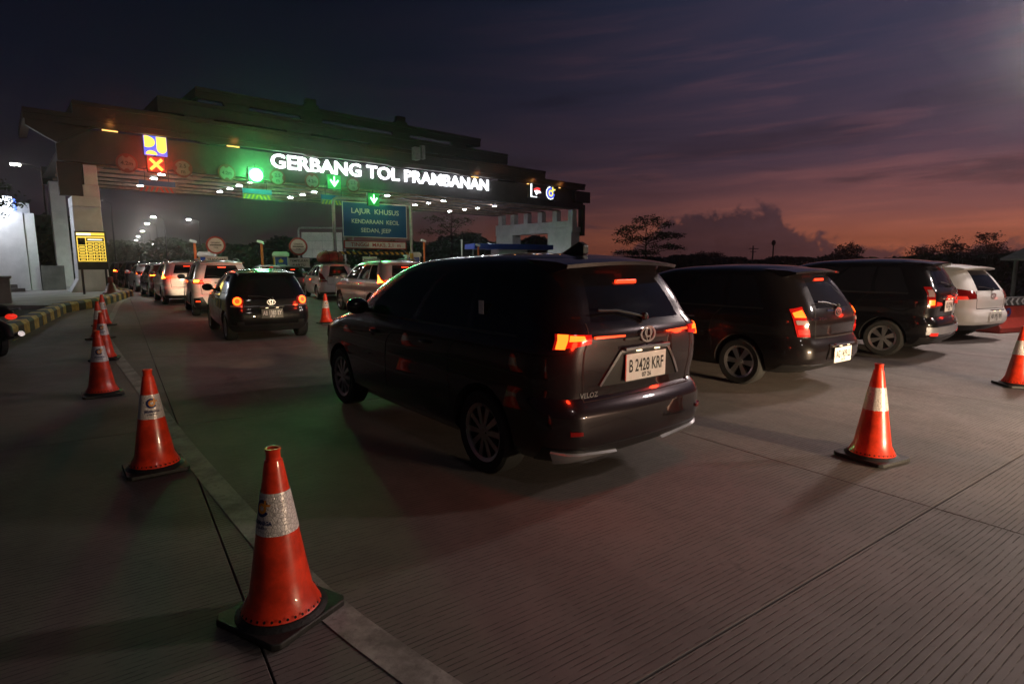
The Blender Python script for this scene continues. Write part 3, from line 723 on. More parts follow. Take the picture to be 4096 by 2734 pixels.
class Shape:
    def __init__(s, sp):
        s.sp = sp; s.xr = pchip(sp['xr']); s.xf = pchip(sp['xf']); s.w = pchip(sp['w'])
    def S(s, p, z, off=0.0, sd=1):
        v = s._S(p, z)
        if off:
            e = 1e-3; a = s._S(p + e, z); b = s._S(p - e, z) if p > e else s._S(p, z)
            zt = s.sp['w'][-1][0]
            c = s._S(p, min(z + e, zt)); d_ = s._S(p, max(z - e, s.sp['w'][0][0]))
            n = (a - b).cross(c - d_)
            if n.length < 1e-12: n = Vector((-1, 0, 0))
            n.normalize()
            # outward: away from car centre line at mid length
            mid = Vector((s.sp['wb'] / 2, 0, z))
            if n.dot(v - mid) < 0: n = -n
            v = v + n * off
        return Vector((v.x, v.y * sd, v.z))
    def _S(s, p, z):
        sp = s.sp; w_ = s.w(z); wc = w_ - .035; xr = s.xr(z); xf = s.xf(z)
        rcx, rcy = sp['rcx'], min(sp['rcy'], wc * .6); fcx, fcy = .50, min(.40, wc * .7); bul = sp['bul']
        ln = xf - xr; kx = min(1, ln * .42 / (rcx + .001)); rcx *= min(1, kx); fcx = min(fcx, ln * .42)
        br = bul * ((wc - rcy) / wc) ** 2; bf = .14 * ((wc - fcy) / wc) ** 2
        if p <= 1:
            y = p * (wc - rcy); return Vector((xr + bul * (y / wc) ** 2, y, z))
        if p <= 2:
            th = (p - 1) * math.pi / 2; return Vector((xr + br + rcx * (1 - math.cos(th)), wc - rcy + rcy * math.sin(th), z))
        x0 = xr + br + rcx; x1 = xf - bf - fcx
        if p <= 3:
            q = p - 2; return Vector((x0 + (x1 - x0) * q, wc + .035 * (1 - (2 * q - 1) ** 2), z))
        if p <= 4:
            th = (p - 3) * math.pi / 2; return Vector((x1 + fcx * math.sin(th), wc - fcy + fcy * math.cos(th), z))
        y = (5 - p) * (wc - fcy); return Vector((xf - .14 * (y / wc) ** 2, y, z))
    def patch(s, mb, c, off=.006, nu=6, nv=3, sd=1, base=-.01):
        """c: four (p,z) corners in order; closed thin shell on the body surface"""
        top = []; bot = []
        for j in range(nv + 1):
            for i in range(nu + 1):
                a = i / nu; b = j / nv
                p = (c[0][0] * (1 - a) + c[1][0] * a) * (1 - b) + (c[3][0] * (1 - a) + c[2][0] * a) * b
                z = (c[0][1] * (1 - a) + c[1][1] * a) * (1 - b) + (c[3][1] * (1 - a) + c[2][1] * a) * b
                top.append(s.S(p, z, off, sd)); bot.append(s.S(p, z, base, sd))
        n = nu + 1; N = len(top); fs = []
        for j in range(nv):
            for i in range(nu):
                k = j * n + i; fs.append((k, k + 1, k + n + 1, k + n))
        edge = list(range(n)) + [j * n + nu for j in range(1, nv + 1)] + [nv * n + i for i in range(nu - 1, -1, -1)] + [j * n for j in range(nv - 1, 0, -1)]
        for i in range(len(edge)):
            a, b = edge[i], edge[(i + 1) % len(edge)]; fs.append((a, b, N + b, N + a))
        mb.add(top + bot, fs)

BODY = {}
PARTS = ['body', 'rear_window', 'windshield', 'side_window_a', 'side_window_b', 'side_window_c', 'wheel_well']
def body_meshes(key):
    if key in BODY: return BODY[key]
    sp = SPEC[key]; sh = Shape(sp)
    zs = [z for z, _ in sp['w']]; lo, hi = zs[0], zs[-1]
    levels = sorted(set([round(z, 4) for z in zs] + [round(lo + (hi - lo) * i / 24, 4) for i in range(25)] + [sp['belt'], sp['gt'], sp['rg0'], sp['rg1']] + [round(z, 4) for z, _ in sp['xr']]))
    lv = [levels[0]]
    keep = {round(sp[k], 4) for k in ('belt', 'gt', 'rg0', 'rg1')}
    for z in levels[1:]:
        if round(z, 4) in keep and z - lv[-1] < .014 and round(lv[-1], 4) not in keep: lv[-1] = z
        elif z - lv[-1] >= .014 or round(z, 4) in keep: lv.append(z)
    sb = [0, .035, .13, .245, .275, .38, .48, .565, .595, .70, .80, .90, .965, 1]
    ps = [i / 7 * .90 for i in range(8)] + [.95] + [1 + i / 8 for i in range(9)] + [2 + q for q in sb[1:]] + [3 + i / 6 for i in range(1, 7)] + [4 + i / 5 for i in range(1, 6)]
    nP = len(ps)
    full = [(p, 1) for p in ps] + [(p, -1) for p in reversed(ps[1:-1])]
    NF = len(full); vs = []; fs = []; mi = []
    for z in lv:
        for p, s_ in full: vs.append(sh.S(p, z, 0, s_))
    # roof cap rings
    cx = (sh.xr(hi) + sh.xf(hi)) / 2; rows = len(lv)
    for kf, dzf in ((.66, .55), (.33, .88)):
        for p, s_ in full:
            v = sh.S(p, hi, 0, s_); vs.append(Vector((cx + (v.x - cx) * kf, v.y * kf, hi + (sp['ztop'] - hi) * dzf)))
    rows += 2
    def cls(p0, p1, z0, z1):
        pm = (p0 + p1) / 2; zm = (z0 + z1) / 2
        if pm < .90 and sp['rg0'] <= zm <= sp['rg1']: return 1
        if sp['belt'] <= zm <= sp['gt']:
            if pm > 3.35: return 2
            q = pm - 2
            if .035 < q < .245: return 3
            if .275 < q < .565: return 4
            if .595 < q < .965: return 5
        return 0
    for r in range(rows - 1):
        for i in range(NF):
            j = (i + 1) % NF; fs.append((r * NF + i, r * NF + j, (r + 1) * NF + j, (r + 1) * NF + i))
            if r < len(lv) - 1:
                pa, pb = full[i][0], full[j][0]; mi.append(cls(pa, pb, lv[r], lv[r + 1]))
            else: mi.append(0)
    fs.append(tuple(range(NF - 1, -1, -1))); mi.append(6)
    fs.append(tuple(range((rows - 1) * NF, rows * NF))); mi.append(0)
    me = bpy.data.meshes.new('b'); me.from_pydata([tuple(v) for v in vs], [], fs)
    for i in range(7): me.materials.append(bpy.data.materials.get('slot%d' % i) or bpy.data.materials.new('slot%d' % i))
    for p, k in zip(me.polygons, mi): p.material_index = k
    bm = bmesh.new(); bm.from_mesh(me); bmesh.ops.recalc_face_normals(bm, faces=bm.faces); bm.to_mesh(me); bm.free()
    o = bpy.data.objects.new('b', me); COL.objects.link(o)
    Rr = sp['wr'] + sp['arch']; cut = MB()
    for xw in (0, sp['wb']):
        for s_ in (1, -1):
            M = Matrix.Translation((xw, s_ * .80, sp['wr'] + .01)) @ Matrix.Rotation(R(90), 4, 'X')
            cut.lathe([(0, -.34), (Rr, -.34), (Rr, .34), (0, .34)], 40, M)
    cme = cut.mesh('c', None); co = bpy.data.objects.new('c', cme); COL.objects.link(co)
    md = o.modifiers.new('bool', 'BOOLEAN'); md.operation = 'DIFFERENCE'; md.object = co; md.solver = 'EXACT'
    dg = bpy.context.evaluated_depsgraph_get(); dg.update()
    res = bpy.data.meshes.new_from_object(o.evaluated_get(dg))
    bpy.data.objects.remove(o); bpy.data.objects.remove(co)
    V = [tuple(v.co) for v in res.vertices]; groups = {i: [] for i in range(7)}
    for p in res.polygons:
        c = p.center; k = p.material_index if p.material_index < 7 else 6
        for xw in (0, sp['wb']):
            if math.hypot(c.x - xw, c.z - sp['wr'] - .01) <= Rr + .002 and c.z < sp['wr'] + Rr + .05: k = 6
        groups[k].append(tuple(p.vertices))
    outm = {}
    for k, fl in groups.items():
        if not fl: continue
        used = sorted({i for f in fl for i in f}); mp = {a: b for b, a in enumerate(used)}
        mm = bpy.data.meshes.new(PARTS[k]); mm.from_pydata([V[i] for i in used], [], [tuple(mp[i] for i in f) for f in fl])
        for p in mm.polygons: p.use_smooth = True
        mm.set_sharp_from_angle(angle=R(32))
        if 3 <= k <= 5:        # split left / right panes
            for s_ in (1, -1):
                fl2 = [f for f in fl if sum(V[i][1] for i in f) * s_ > 0]; us = sorted({i for f in fl2 for i in f}); m2 = {a: b for b, a in enumerate(us)}
                mq = bpy.data.meshes.new('side_window'); mq.from_pydata([V[i] for i in us], [], [tuple(m2[i] for i in f) for f in fl2])
                for p in mq.polygons: p.use_smooth = True
                outm[(k, s_)] = mq
        else: outm[k] = mm
    BODY[key] = (outm, sh); return BODY[key]

WH = {}
def wheel_meshes(r, style):
    if (r, style) in WH: return WH[(r, style)]
    M = Matrix.Rotation(R(-90), 4, 'X')      # lathe z -> +y (outer side)
    t = MB(); rr = r * .70
    t.lathe([(rr, -.10), (r - .03, -.105), (r - .006, -.085), (r, -.04), (r, .04), (r - .006, .085), (r - .03, .105), (rr, .10), (rr - .01, .06), (rr - .01, -.1)], 40, M, True)
    tm = t.mesh('wheel', 'tyre', 35)
    d_ = MB(); d_.lathe([(0, .03), (rr - .02, .03), (rr - .004, .06)], 30, M); dm = d_.mesh('rim', 'rim_dark', 40)
    s = MB(); s.lathe([(rr - .03, .085), (rr + .003, .098), (rr + .003, .08), (rr - .03, .07)], 40, M, True)
    s.lathe([(0, .092), (.045, .088), (.055, .05), (0, .05)], 20, M)
    n = {'multi': 10, 'five': 6, 'split': 12, 'steel': 7}[style]
    for k in range(n):
        a = 2 * math.pi * k / n
        if style == 'split': a = 2 * math.pi * (k // 2) / 6 + (.13 if k % 2 else -.13)
        wa, wb = {'multi': (.016, .026), 'five': (.024, .040), 'split': (.014, .02), 'steel': (.03, .03)}[style]
        Rm = M @ Matrix.Rotation(a, 4, 'Z')
        pts = [(.03, -wa), (rr - .012, -wb), (rr - .012, wb), (.03, wa)]
        vs = [Rm @ Vector((x, y, .078 if x > .1 else .086)) for x, y in pts] + [Rm @ Vector((x, y, .045)) for x, y in pts]
        s.add(vs, [(0, 1, 2, 3), (7, 6, 5, 4), (0, 4, 5, 1), (1, 5, 6, 2), (2, 6, 7, 3), (3, 7, 4, 0)])
    sm = s.mesh('spokes', 'rim_alloy', 30)
    WH[(r, style)] = (tm, dm, sm); return WH[(r, style)]

def make_car(name, label, cat, key, paint, wheel_rl=None, org=None, heading=0, lamps=(), plate=None, plate_z=.9, plate_y=0, plate_dark=False, rim='five',
             spoiler=True, brake=True, rails=False, fin=False, emblem=None, badge=None, group=None, detail=True, extra=None, handle='chrome', gray_trim=False, plamp=True, bz=None):
    sp = SPEC[key]; ms, sh = body_meshes(key); hw = sh.w(.5)
    h = R(heading); fwd = Vector((-math.sin(h), math.cos(h), 0)); right = Vector((math.cos(h), math.sin(h), 0))
    if org is None: org = Vector((*wheel_rl, 0)) + right * (hw - .06)
    car = thing(name, label, cat, (org[0], org[1], 0), h + R(90), group)
    def put(nm, me, par, material=None):
        o = obj(nm, me, par)
        if material:
            if not me.materials: me.materials.append(None)
            o.material_slots[0].link = 'OBJECT'; o.material_slots[0].material = MATS[material]
        return o
    body = put('body', ms[0], car, paint)
    if 6 in ms: put('wheel_well', ms[6], car, 'underbody')
    if 1 in ms: put('rear_window', ms[1], car, 'glass_tint')
    if 2 in ms: put('windshield', ms[2], car, 'glass_tint')
    for k in (3, 4, 5):
        for s_ in (1, -1):
            if (k, s_) in ms: put('side_window', ms[(k, s_)], car, 'glass_tint')
    tm, dm, sm = wheel_meshes(sp['wr'], rim)
    for xw in (0, sp['wb']):
        for s_ in (1, -1):
            o = obj('wheel', tm, car); o.location = (xw, s_ * (hw - .135), sp['wr']); o.rotation_euler = (0, random.uniform(0, 1), 0 if s_ > 0 else math.pi)
            obj('rim', dm, o); obj('spokes', sm, o)
    # tail lamps: lens on each side with its lit core pieces
    for s_ in (1, -1):
        first = None
        for (nm, mt, corners) in lamps:
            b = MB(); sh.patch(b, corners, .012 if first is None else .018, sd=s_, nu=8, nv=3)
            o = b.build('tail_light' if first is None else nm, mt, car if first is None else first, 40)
            if first is None: first = o
    zr = sp['rg1']
    if spoiler:
        b = MB(); zt = sp['ztop']; x1 = sh.xr(zr) ; wv = sh.w(zr) - .10
        prof = [(x1 + .30, zt - .035), (x1 - .02, zt - .055), (x1 - .13, zt - .075), (x1 - .125, zt - .10), (x1 + .0, zt - .125), (x1 + .05, zt - .135)]
        n = len(prof); vs = []; fs = []; K = 10
        for i in range(K + 1):
            t = -1 + 2 * i / K; bow = .07 * t * t
            for x, z in prof: vs.append((x + bow, t * wv, z - .025 * t * t))
        for i in range(K):
            for k in range(n):
                k2 = (k + 1) % n; fs.append((i * n + k, i * n + k2, (i + 1) * n + k2, (i + 1) * n + k))
        fs += [tuple(range(n)), tuple(range(K * n, (K + 1) * n))]
        b.add(vs, fs); b.build('spoiler', paint, car, 30)
    if brake:
        zb = bz or (sp['rg1'] - .055); xb = sh.xr(zb)
        b = MB(); b.box(xb - .022, xb - .002, -.11, .11, zb - .014, zb + .014); b.build('brake_light', 'brake_bar', car, bevel=.005)
    if plate:
        ps_ = .44 if not plate_dark else .42; ph = .085 + .01
        x_ = sh.xr(plate_z) - .012
        b = MB(); b.box(x_ - .012, x_, plate_y - ps_ / 2, plate_y + ps_ / 2, plate_z - ph, plate_z + ph)
        po = b.build('license_plate', 'plate_black' if plate_dark else 'plate_white', car, bevel=.004)
        ink = 'ink_white' if plate_dark else 'ink_black'
        if plate[0]: text_obj('plate_number', plate[0], ink, po, lambda x, y, z: (x_ - .0135, plate_y - x, plate_z - .032 + y), size=.125, bold=.002, width=ps_ * .86)
        if len(plate) > 1: text_obj('plate_date', plate[1], ink, po, lambda x, y, z: (x_ - .0135, plate_y - x, plate_z - .078 + y), size=.045, bold=.001)
        b = MB(); b.box(x_ - .03, x_ - .001, plate_y - ps_ / 2 - .025, plate_y + ps_ / 2 + .025, plate_z + ph + .028, plate_z + ph + .052); b.build('plate_trim', 'chrome' if not plate_dark else 'black_plastic', car, bevel=.004)
        if plamp:
            b = MB()
            for q in (-.10, .10): b.box(x_ - .028, x_ - .016, plate_y + q - .025, plate_y + q + .025, plate_z + ph + .018, plate_z + ph + .026)
            b.build('plate_lamp', 'plate_lamp', car)
    if detail:
        zb = sp['belt']
        for s_ in (1, -1):       # mirrors, handles
            b = MB(); v = sh.S(2.93, zb, 0, s_)
            b.ellipsoid((v.x + .02, v.y + s_ * .12, v.z + .07), (.075, .115, .085), 14, 8); b.tube([(v.x + .03, v.y - s_ * .02, v.z + .02), (v.x + .02, v.y + s_ * .08, v.z + .05)], .025, 8)
            b.build('mirror', paint, car, 60)
            for q in (.40, .70):
                b = MB(); v = sh.S(2 + q - .02, zb - .16, .02, s_); b.ellipsoid(v, (.085, .018, .016), 10, 6); b.build('door_handle', handle if handle == 'chrome' else paint, car, 60)
            b = MB(); sh.patch(b, [(2.035, zb - .012), (2.965, zb - .012), (2.965, zb + .006), (2.035, zb + .006)], .006, 24, 1, s_); b.build('window_trim', 'black_plastic', car)
            b = MB(); sh.patch(b, [(3.35, sp['belt'] * .66), (4.35, sp['belt'] * .64), (4.30, sp['belt'] * .74), (3.30, sp['belt'] * .80)], .008, 10, 3, s_); b.build('headlight', 'lens_clear', car, 40)
            for q in (.265, .58):
                b = MB(); sh.patch(b, [(2 + q, .42), (2 + q + .0022, .42), (2 + q + .0022, zb), (2 + q, zb)], .0015, 1, 14, s_); b.build('door_seam', 'underbody', car)
        # tailgate seam and lower trim
        b = MB()
        zl = sp['xr'][6][0] - .02; zu = sp['rg0']
        for s_ in (1, -1): sh.patch(b, [(.965, zl), (.985, zl), (1.0, zu), (.98, zu)], .0015, 1, 14, s_)
        for s_ in (1, -1): sh.patch(b, [(.0, zl - .006), (.985, zl - .006), (.985, zl + .006), (.0, zl + .006)], .0015, 10, 1, s_)
        b.build('tailgate_seam', 'underbody', car)
        # wiper on the rear glass
        b = MB(); z0 = sp['rg0'] + .02; pts = [Vector((sh.xr(z0) - .035, -.02, z0)), Vector((sh.xr(z0 + .05) - .02, .22, z0 + .05)), Vector((sh.xr(z0 + .05) - .02, .42, z0 + .06))]
        b.tube(pts, .009, 6); b.ellipsoid(pts[0], (.03, .03, .03), 8, 6); b.build('wiper', 'black_plastic', car)
    # black lower bumper
    b = MB()
    z0 = sp['xr'][0][0] + .005; z1 = sp['xr'][2][0] - .01
    for s_ in (1, -1): sh.patch(b, [(.0, z0), (1.75, z0), (1.75, z1), (.0, z1)], .008, 18, 3, s_)
    b.build('lower_bumper', 'black_plastic', car, 40)
    if rails:
        for s_ in (1, -1):
            b = MB(); yy = s_ * (sh.w(sp['gt']) - .11); zt = sp['ztop']
            b.tube([(-.25, yy, zt - .06), (-.12, yy, zt + .005), (.4, yy, zt + .035), (1.0, yy, zt + .015), (1.2, yy, zt - .06)], .019, 8); b.build('roof_rail', 'grey_skid', car, 60)
    if fin:
        b = MB(); zt = sp['ztop'] - .02
        b.prism([(-.02, zt), (-.30, zt), (-.30, zt + .07), (-.24, zt + .10)], -.03, .03, lambda a, c, q: (a + .05, q, c)); b.build('antenna_fin', 'black_plastic', car, bevel=.012)
    if emblem:
        ez = emblem; xe = sh.xr(ez) - .012
        b = MB(); fn = lambda x, y, z: (xe - z, -x, ez + y)
        for zz in (0, .008): ellipse_ring(b, fn, 0, 0, .075, .052, .012, z=zz)
        ellipse_ring(b, fn, 0, .012, .036, .030, .010, z=.009); ellipse_ring(b, fn, 0, 0, .022, .050, .009, z=.010)
        b.build('emblem', 'emblem_metal', car)
    if badge:
        txt, by, bz_ = badge; xb_ = sh.xr(bz_) - .006 + sp['bul'] * .3
        text_obj('badge', txt, 'chrome', car, lambda x, y, z: (sh.xr(bz_ + y) + sp['bul'] * ((by - x) / .85) ** 2 - .004 - z, by - x, bz_ + y), size=.05, bold=.001, extrude=.002)
    if gray_trim:
        for s_ in (1, -1):
            b = MB(); sh.patch(b, [(.45, .30), (1.45, .245), (1.60, .36), (.95, .335)], .028, 12, 4, s_); b.build('skid_plate', 'grey_skid', car, 50)
            b = MB(); sh.patch(b, [(1.10, .47), (1.32, .47), (1.32, .50), (1.10, .495)], .012, 6, 2, s_); b.build('rear_reflector', 'lens_red', car, 40)
    if extra: extra(car, sh, sp)
    return car, sh

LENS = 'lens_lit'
def L(nm, mt, *c): return (nm, mt, c)
# main plum MPV
def main_extra(car, sh, sp):
    # recessed frame round the plate
    b = MB()
    for s_ in (1, -1):
        sh.patch(b, [(.02, 1.005), (.42, .985), (.44, 1.005), (.02, 1.03)], .012, 6, 1, s_)
        sh.patch(b, [(.42, .985), (.72, .765), (.745, .775), (.45, 1.0)], .012, 3, 6, s_)
    b.build('garnish', 'chrome', car, 40)
    b = MB()
    for s_ in (1, -1): sh.patch(b, [(.0, .76), (.70, .765), (.42, .98), (.0, 1.0)], .002, 8, 4, s_)
    b.build('plate_recess', 'black_plastic', car, 40)
    b = MB()
    for s_ in (1, -1): sh.patch(b, [(.0, 1.072), (.40, 1.068), (.40, 1.082), (.0, 1.09)], .010, 6, 1, s_)
    b.build('garnish', 'black_plastic', car)
    light('headlight_beam', 'SPOT', 130, (1, .72, .42), (sp['wb'] + .95, .55, .66), car, .06, (R(90 - 1.5), 0, R(-90 + 10)), R(34), .35)
    light('headlight_beam', 'SPOT', 130, (1, .72, .42), (sp['wb'] + .95, -.55, .66), car, .06, (R(90 - 1.5), 0, R(-90 + 2)), R(34), .35)
    for s_ in (1, -1):      # red brake light falling on the tailgate and road
        light('tail_glow', 'POINT', 5, (1, .03, .008), (-1.0, .70 * s_, 1.08), car, .05)
    b = MB(); v = sh.S(2.20, 1.20, .006, 1); b.box(v.x - .03, v.x + .03, v.y - .002, v.y + .004, v.z + .02, v.z + .12); b.build('window_sticker', 'plate_white', car)
VL = [L('tail_light', LENS, (.93, 1.068), (1.54, 1.035), (1.56, 1.135), (.96, 1.125)),
      L('light_core', 'tail_core', (1.36, 1.04), (1.50, 1.04), (1.52, 1.13), (1.36, 1.128)),
      L('light_core', 'tail_core', (1.06, 1.092), (1.34, 1.088), (1.34, 1.122), (1.10, 1.118)),
      L('light_bar', 'tail_red', (.42, 1.098), (.90, 1.098), (.90, 1.112), (.42, 1.108))]
make_car('minivan', 'large dark plum minivan in the foreground with plate B 2428 KRF', 'car', 'mpv', 'paint_plum', wheel_rl=(-.21, 4.20), heading=38.3, lamps=VL,
         plate=('B 2428 KRF', '07 26'), plate_z=.875, rim='multi', rails=False, fin=True, emblem=1.10, badge=('VELOZ', .52, .70), extra=main_extra, gray_trim=True, handle='paint')
# black hatchback
def brio_extra(car, sh, sp):
    for s_ in (1, -1): light('headlight_beam', 'SPOT', 160, (1, .74, .46), (sp['wb'] + .80, .52 * s_, .62), car, .06, (R(90 - 2), 0, R(-90 + 2 * s_)), R(40), .5)
    for s_ in (1, -1):
        c = sh.S(1.22, .83, .0, s_); n = (sh.S(1.22, .83, .1, s_) - c).normalized()
        q = n.to_track_quat('Z', 'Y').to_matrix().to_4x4(); M = Matrix.Translation(c) @ q
        b = MB(); b.lathe([(.0, .035), (.098, .030), (.104, -.03)], 28, M); tl = b.build('tail_light', LENS, car, 40)
        b = MB(); b.lathe([(.045, .037), (.05, .046), (.076, .046), (.084, .034)], 28, M); b.build('light_ring', 'tail_core', tl, 40)
        b = MB(); b.lathe([(.0, .038), (.042, .038), (.043, .03)], 20, M); b.build('light_centre', 'tail_red', tl)
        b = MB(); sh.patch(b, [(1.02, .715), (1.55, .715), (1.55, .755), (1.05, .748)], .014, 8, 2, s_); b.build('reverse_lens', 'lens_clear', tl, 40)
        b = MB(); sh.patch(b, [(1.0, .34), (1.3, .35), (1.3, .42), (1.0, .42)], .008, 4, 2, s_); b.build('fog_trim', 'black_plastic', car)
        light('tail_glow', 'POINT', 1.6, (1, .04, .01), (-.85, .62 * s_, .83), car, .05)
    b = MB()
    for s_ in (1, -1): sh.patch(b, [(.0, .715), (.98, .715), (.98, .735), (.0, .735)], .008, 10, 1, s_)
    b.build('garnish', 'chrome', car)
make_car('hatchback', 'small black hatchback with round tail lamps and plate AB 1383 EY', 'car', 'hatch', 'paint_black', wheel_rl=(-5.92, 11.72), heading=34.5,
         plate=('AB 1383 EY', '07 27'), plate_z=.575, plate_dark=True, rim='steel', emblem=.80, extra=brio_extra, brake=False)
# white SUV with spare stance ahead of the hatchback
SU0 = [L('tail_light', LENS, (.80, .98), (1.9, .99), (1.95, 1.12), (.95, 1.09)), L('light_core', 'tail_core', (1.15, 1.03), (1.60, 1.03), (1.62, 1.10), (1.15, 1.09)), L('light_bar', 'tail_red', (.55, 1.02), (1.1, 1.03), (1.1, 1.055), (.55, 1.04))]
hot = lambda ls: [(n, 'tail_hot' if m == 'tail_core' else m, c) for n, m, c in ls]
SU = hot(SU0)
def glow(pw=1.6, z=1.05, x=-1.05, y=.62):
    def f(car, sh, sp):
        for s_ in (1, -1): light('tail_glow', 'POINT', pw, (1, .03, .008), (x, y * s_, z), car, .06)
    return f
def beams(car, sp, pw, x, z=.66):
    for s_ in (1, -1): light('headlight_beam', 'SPOT', pw, (1, .74, .46), (sp['wb'] + x, .52 * s_, z), car, .06, (R(90 - 2), 0, R(-90 + 2 * s_)), R(40), .5)
def suv_extra(car, sh, sp):
    beams(car, sp, 160, .95, .75)
    glow(4)(car, sh, sp)
    for s_ in (1, -1):
        b = MB(); sh.patch(b, [(.75, .36), (1.75, .36), (1.75, .56), (.95, .60)], .012, 10, 4, s_); q = b.build('corner_cladding', 'black_plastic', car, 40)
        b = MB(); sh.patch(b, [(1.1, .46), (1.5, .46), (1.48, .49), (1.12, .49)], .02, 4, 1, s_); b.build('rear_reflector', 'tail_red', q)
make_car('suv', 'white suv with black corner cladding right ahead of the black hatchback', 'car', 'suv', 'paint_white', wheel_rl=(-9.68, 17.25), heading=33.5, lamps=SU,
         plate=('',), plate_z=.88, rim='five', rails=True, extra=suv_extra, plamp=False)
# white minivan further along the lane, its tailgate lit by headlights
XP0 = [L('tail_light', LENS, (.55, 1.02), (1.9, .98), (1.97, 1.26), (1.55, 1.06)), L('light_core', 'tail_core', (1.40, 1.03), (1.90, 1.0), (1.97, 1.24), (1.72, 1.10)), L('light_bar', 'tail_red', (.62, 1.05), (1.4, 1.06), (1.4, 1.085), (.62, 1.07)), L('light_bar', 'tail_red', (.50, 1.0), (1.4, 1.02), (1.4, 1.045), (.66, 1.03))]
XP = hot(XP0)
make_car('minivan', 'white minivan with L shaped tail lamps, third car ahead in the left lane', 'car', 'mpv', 'paint_white', wheel_rl=(-13.55, 22.1), heading=37, lamps=XP, plate=('',), plate_z=.86, rim='five', rails=True, extra=glow(4), plamp=False)
SIMPLE0 = [L('tail_light', LENS, (.95, .95), (1.8, .95), (1.9, 1.15), (1.1, 1.12)), L('light_core', 'tail_core', (1.1, 1.0), (1.65, 1.0), (1.65, 1.08), (1.15, 1.08))]
SIMPLE = hot(SIMPLE0)
far = [('car', 'dark maroon car glimpsed ahead of the white minivan with L shaped lamps', 'livina', 'paint_maroon', (-17.25, 27.1), 39),
       ('car', 'silver car with a lit tailgate beside the left pillar kerb', 'livina', 'paint_silver', (-20.7, 31.4), 40),
       ('car', 'black minivan far ahead in the left lane behind the silver car', 'mpv', 'paint_black', (-24.6, 36.3), 41),
       ('car', 'farthest dark car of the left lane queue, showing only a red roof lamp', 'suv', 'paint_grey', (-29.0, 41.6), 41)]
for nm, lab, key, pnt, wl, hd in far:
    make_car(nm, lab, 'car', key, pnt, wheel_rl=wl, heading=hd, lamps=SIMPLE, plate=('',) if 'silver' in lab else None, plate_z=.86, detail='silver' in lab or 'maroon' in lab, extra=glow(5, 1.02), plamp=False)
# second lane under the gate
make_car('sedan', 'low silver car between the white minivans, mostly hidden behind the hatchback roof', 'car', 'hatch', 'paint_silver', org=(-13.4, 31.8), heading=36, lamps=[L('tail_light', LENS, (1, .72), (1.8, .72), (1.8, .86), (1.05, .86)), L('light_core', 'tail_core', (1.1, .75), (1.6, .75), (1.6, .82), (1.1, .82))], detail=False, extra=glow(1.0, .8, -.8), bz=1.36)
make_car('sedan', 'low dark grey car with red roof lamp beside the roof box minivan', 'car', 'hatch', 'paint_grey', org=(-11.4, 29.5), heading=36, lamps=[L('tail_light', LENS, (1, .72), (1.8, .72), (1.8, .86), (1.05, .86)), L('light_core', 'tail_core', (1.1, .75), (1.6, .75), (1.6, .82), (1.1, .82))], detail=False, extra=glow(1.0, .8, -.8), bz=1.25)
MO = [L('tail_light', 'lens_red', (.95, .80), (1.75, .78), (1.95, 1.22), (1.45, 1.10)), L('reverse_lens', 'lens_clear', (1.05, .84), (1.5, .84), (1.55, .90), (1.1, .90)), L('light_bar', 'lens_red', (.55, 1.0), (.95, 1.0), (.95, 1.035), (.55, 1.03))]
car10, _ = make_car('minivan', 'white minivan carrying a red covered load on its roof', 'car', 'livina', 'paint_white', wheel_rl=(-8.49, 24.85), heading=30, lamps=MO, plate=('',), plate_z=.86, rim='five', extra=glow(.5, 1.5, -.8, .1), bz=1.50)
car11, _ = make_car('minivan', 'silver minivan with green reflections on its roof, nose past the orange cone', 'car', 'mpv', 'paint_silver', wheel_rl=(-4.25, 17.25), heading=36, lamps=XP, plate=('',), plate_z=.86, rim='five', rails=True, extra=glow(4), plamp=False)
# right hand row
LV = [L('tail_light', LENS, (1.18, .70), (1.48, .70), (1.62, 1.03), (1.36, 1.06)), L('light_core', 'tail_core', (1.30, .935), (1.53, .935), (1.57, .985), (1.38, 1.02)), L('reverse_lens', 'lens_clear', (1.24, .85), (1.50, .85), (1.52, .90), (1.27, .90)), L('light_bar', 'tail_dim', (1.20, .73), (1.46, .73), (1.47, .79), (1.22, .79))]
def livina_extra(car, sh, sp):
    b = MB()
    for s_ in (1, -1): sh.patch(b, [(.04, .985), (.50, .995), (.46, 1.018), (.04, 1.008)], .012, 6, 1, s_)
    b.build('garnish', 'chrome', car)
    b = MB()
    for s_ in (1, -1):
        sh.patch(b, [(.0, .58), (.52, .575), (.55, .595), (.0, .605)], .012, 6, 1, s_); sh.patch(b, [(.52, .575), (.66, .42), (.69, .42), (.55, .595)], .012, 2, 5, s_)
    b.build('bumper_lip', 'paint_brownblack', car, 40)
    glow(1.2, 1.0, -1.05)(car, sh, sp)
make_car('minivan', 'brownish black minivan with winged chrome emblem right of the foreground minivan', 'car', 'livina', 'paint_brownblack', wheel_rl=(3.01, 7.42), heading=36, lamps=LV,
         plate=('AG 1439 LL', '04 29'), plate_z=.455, rim='five', emblem=.985, badge=('GRAND LIVINA', .46, .90), extra=livina_extra, handle='chrome')
AV = [L('tail_light', 'lens_red', (1.16, .87), (1.52, .86), (1.66, 1.20), (1.40, 1.20)), L('light_core', 'tail_core', (1.26, .91), (1.48, .90), (1.50, .99), (1.28, .99)), L('reverse_lens', 'lens_clear', (1.32, 1.04), (1.54, 1.04), (1.60, 1.15), (1.42, 1.15)), L('light_bar', 'tail_dim', (.72, .90), (1.1, .89), (1.1, .96), (.80, .945))]
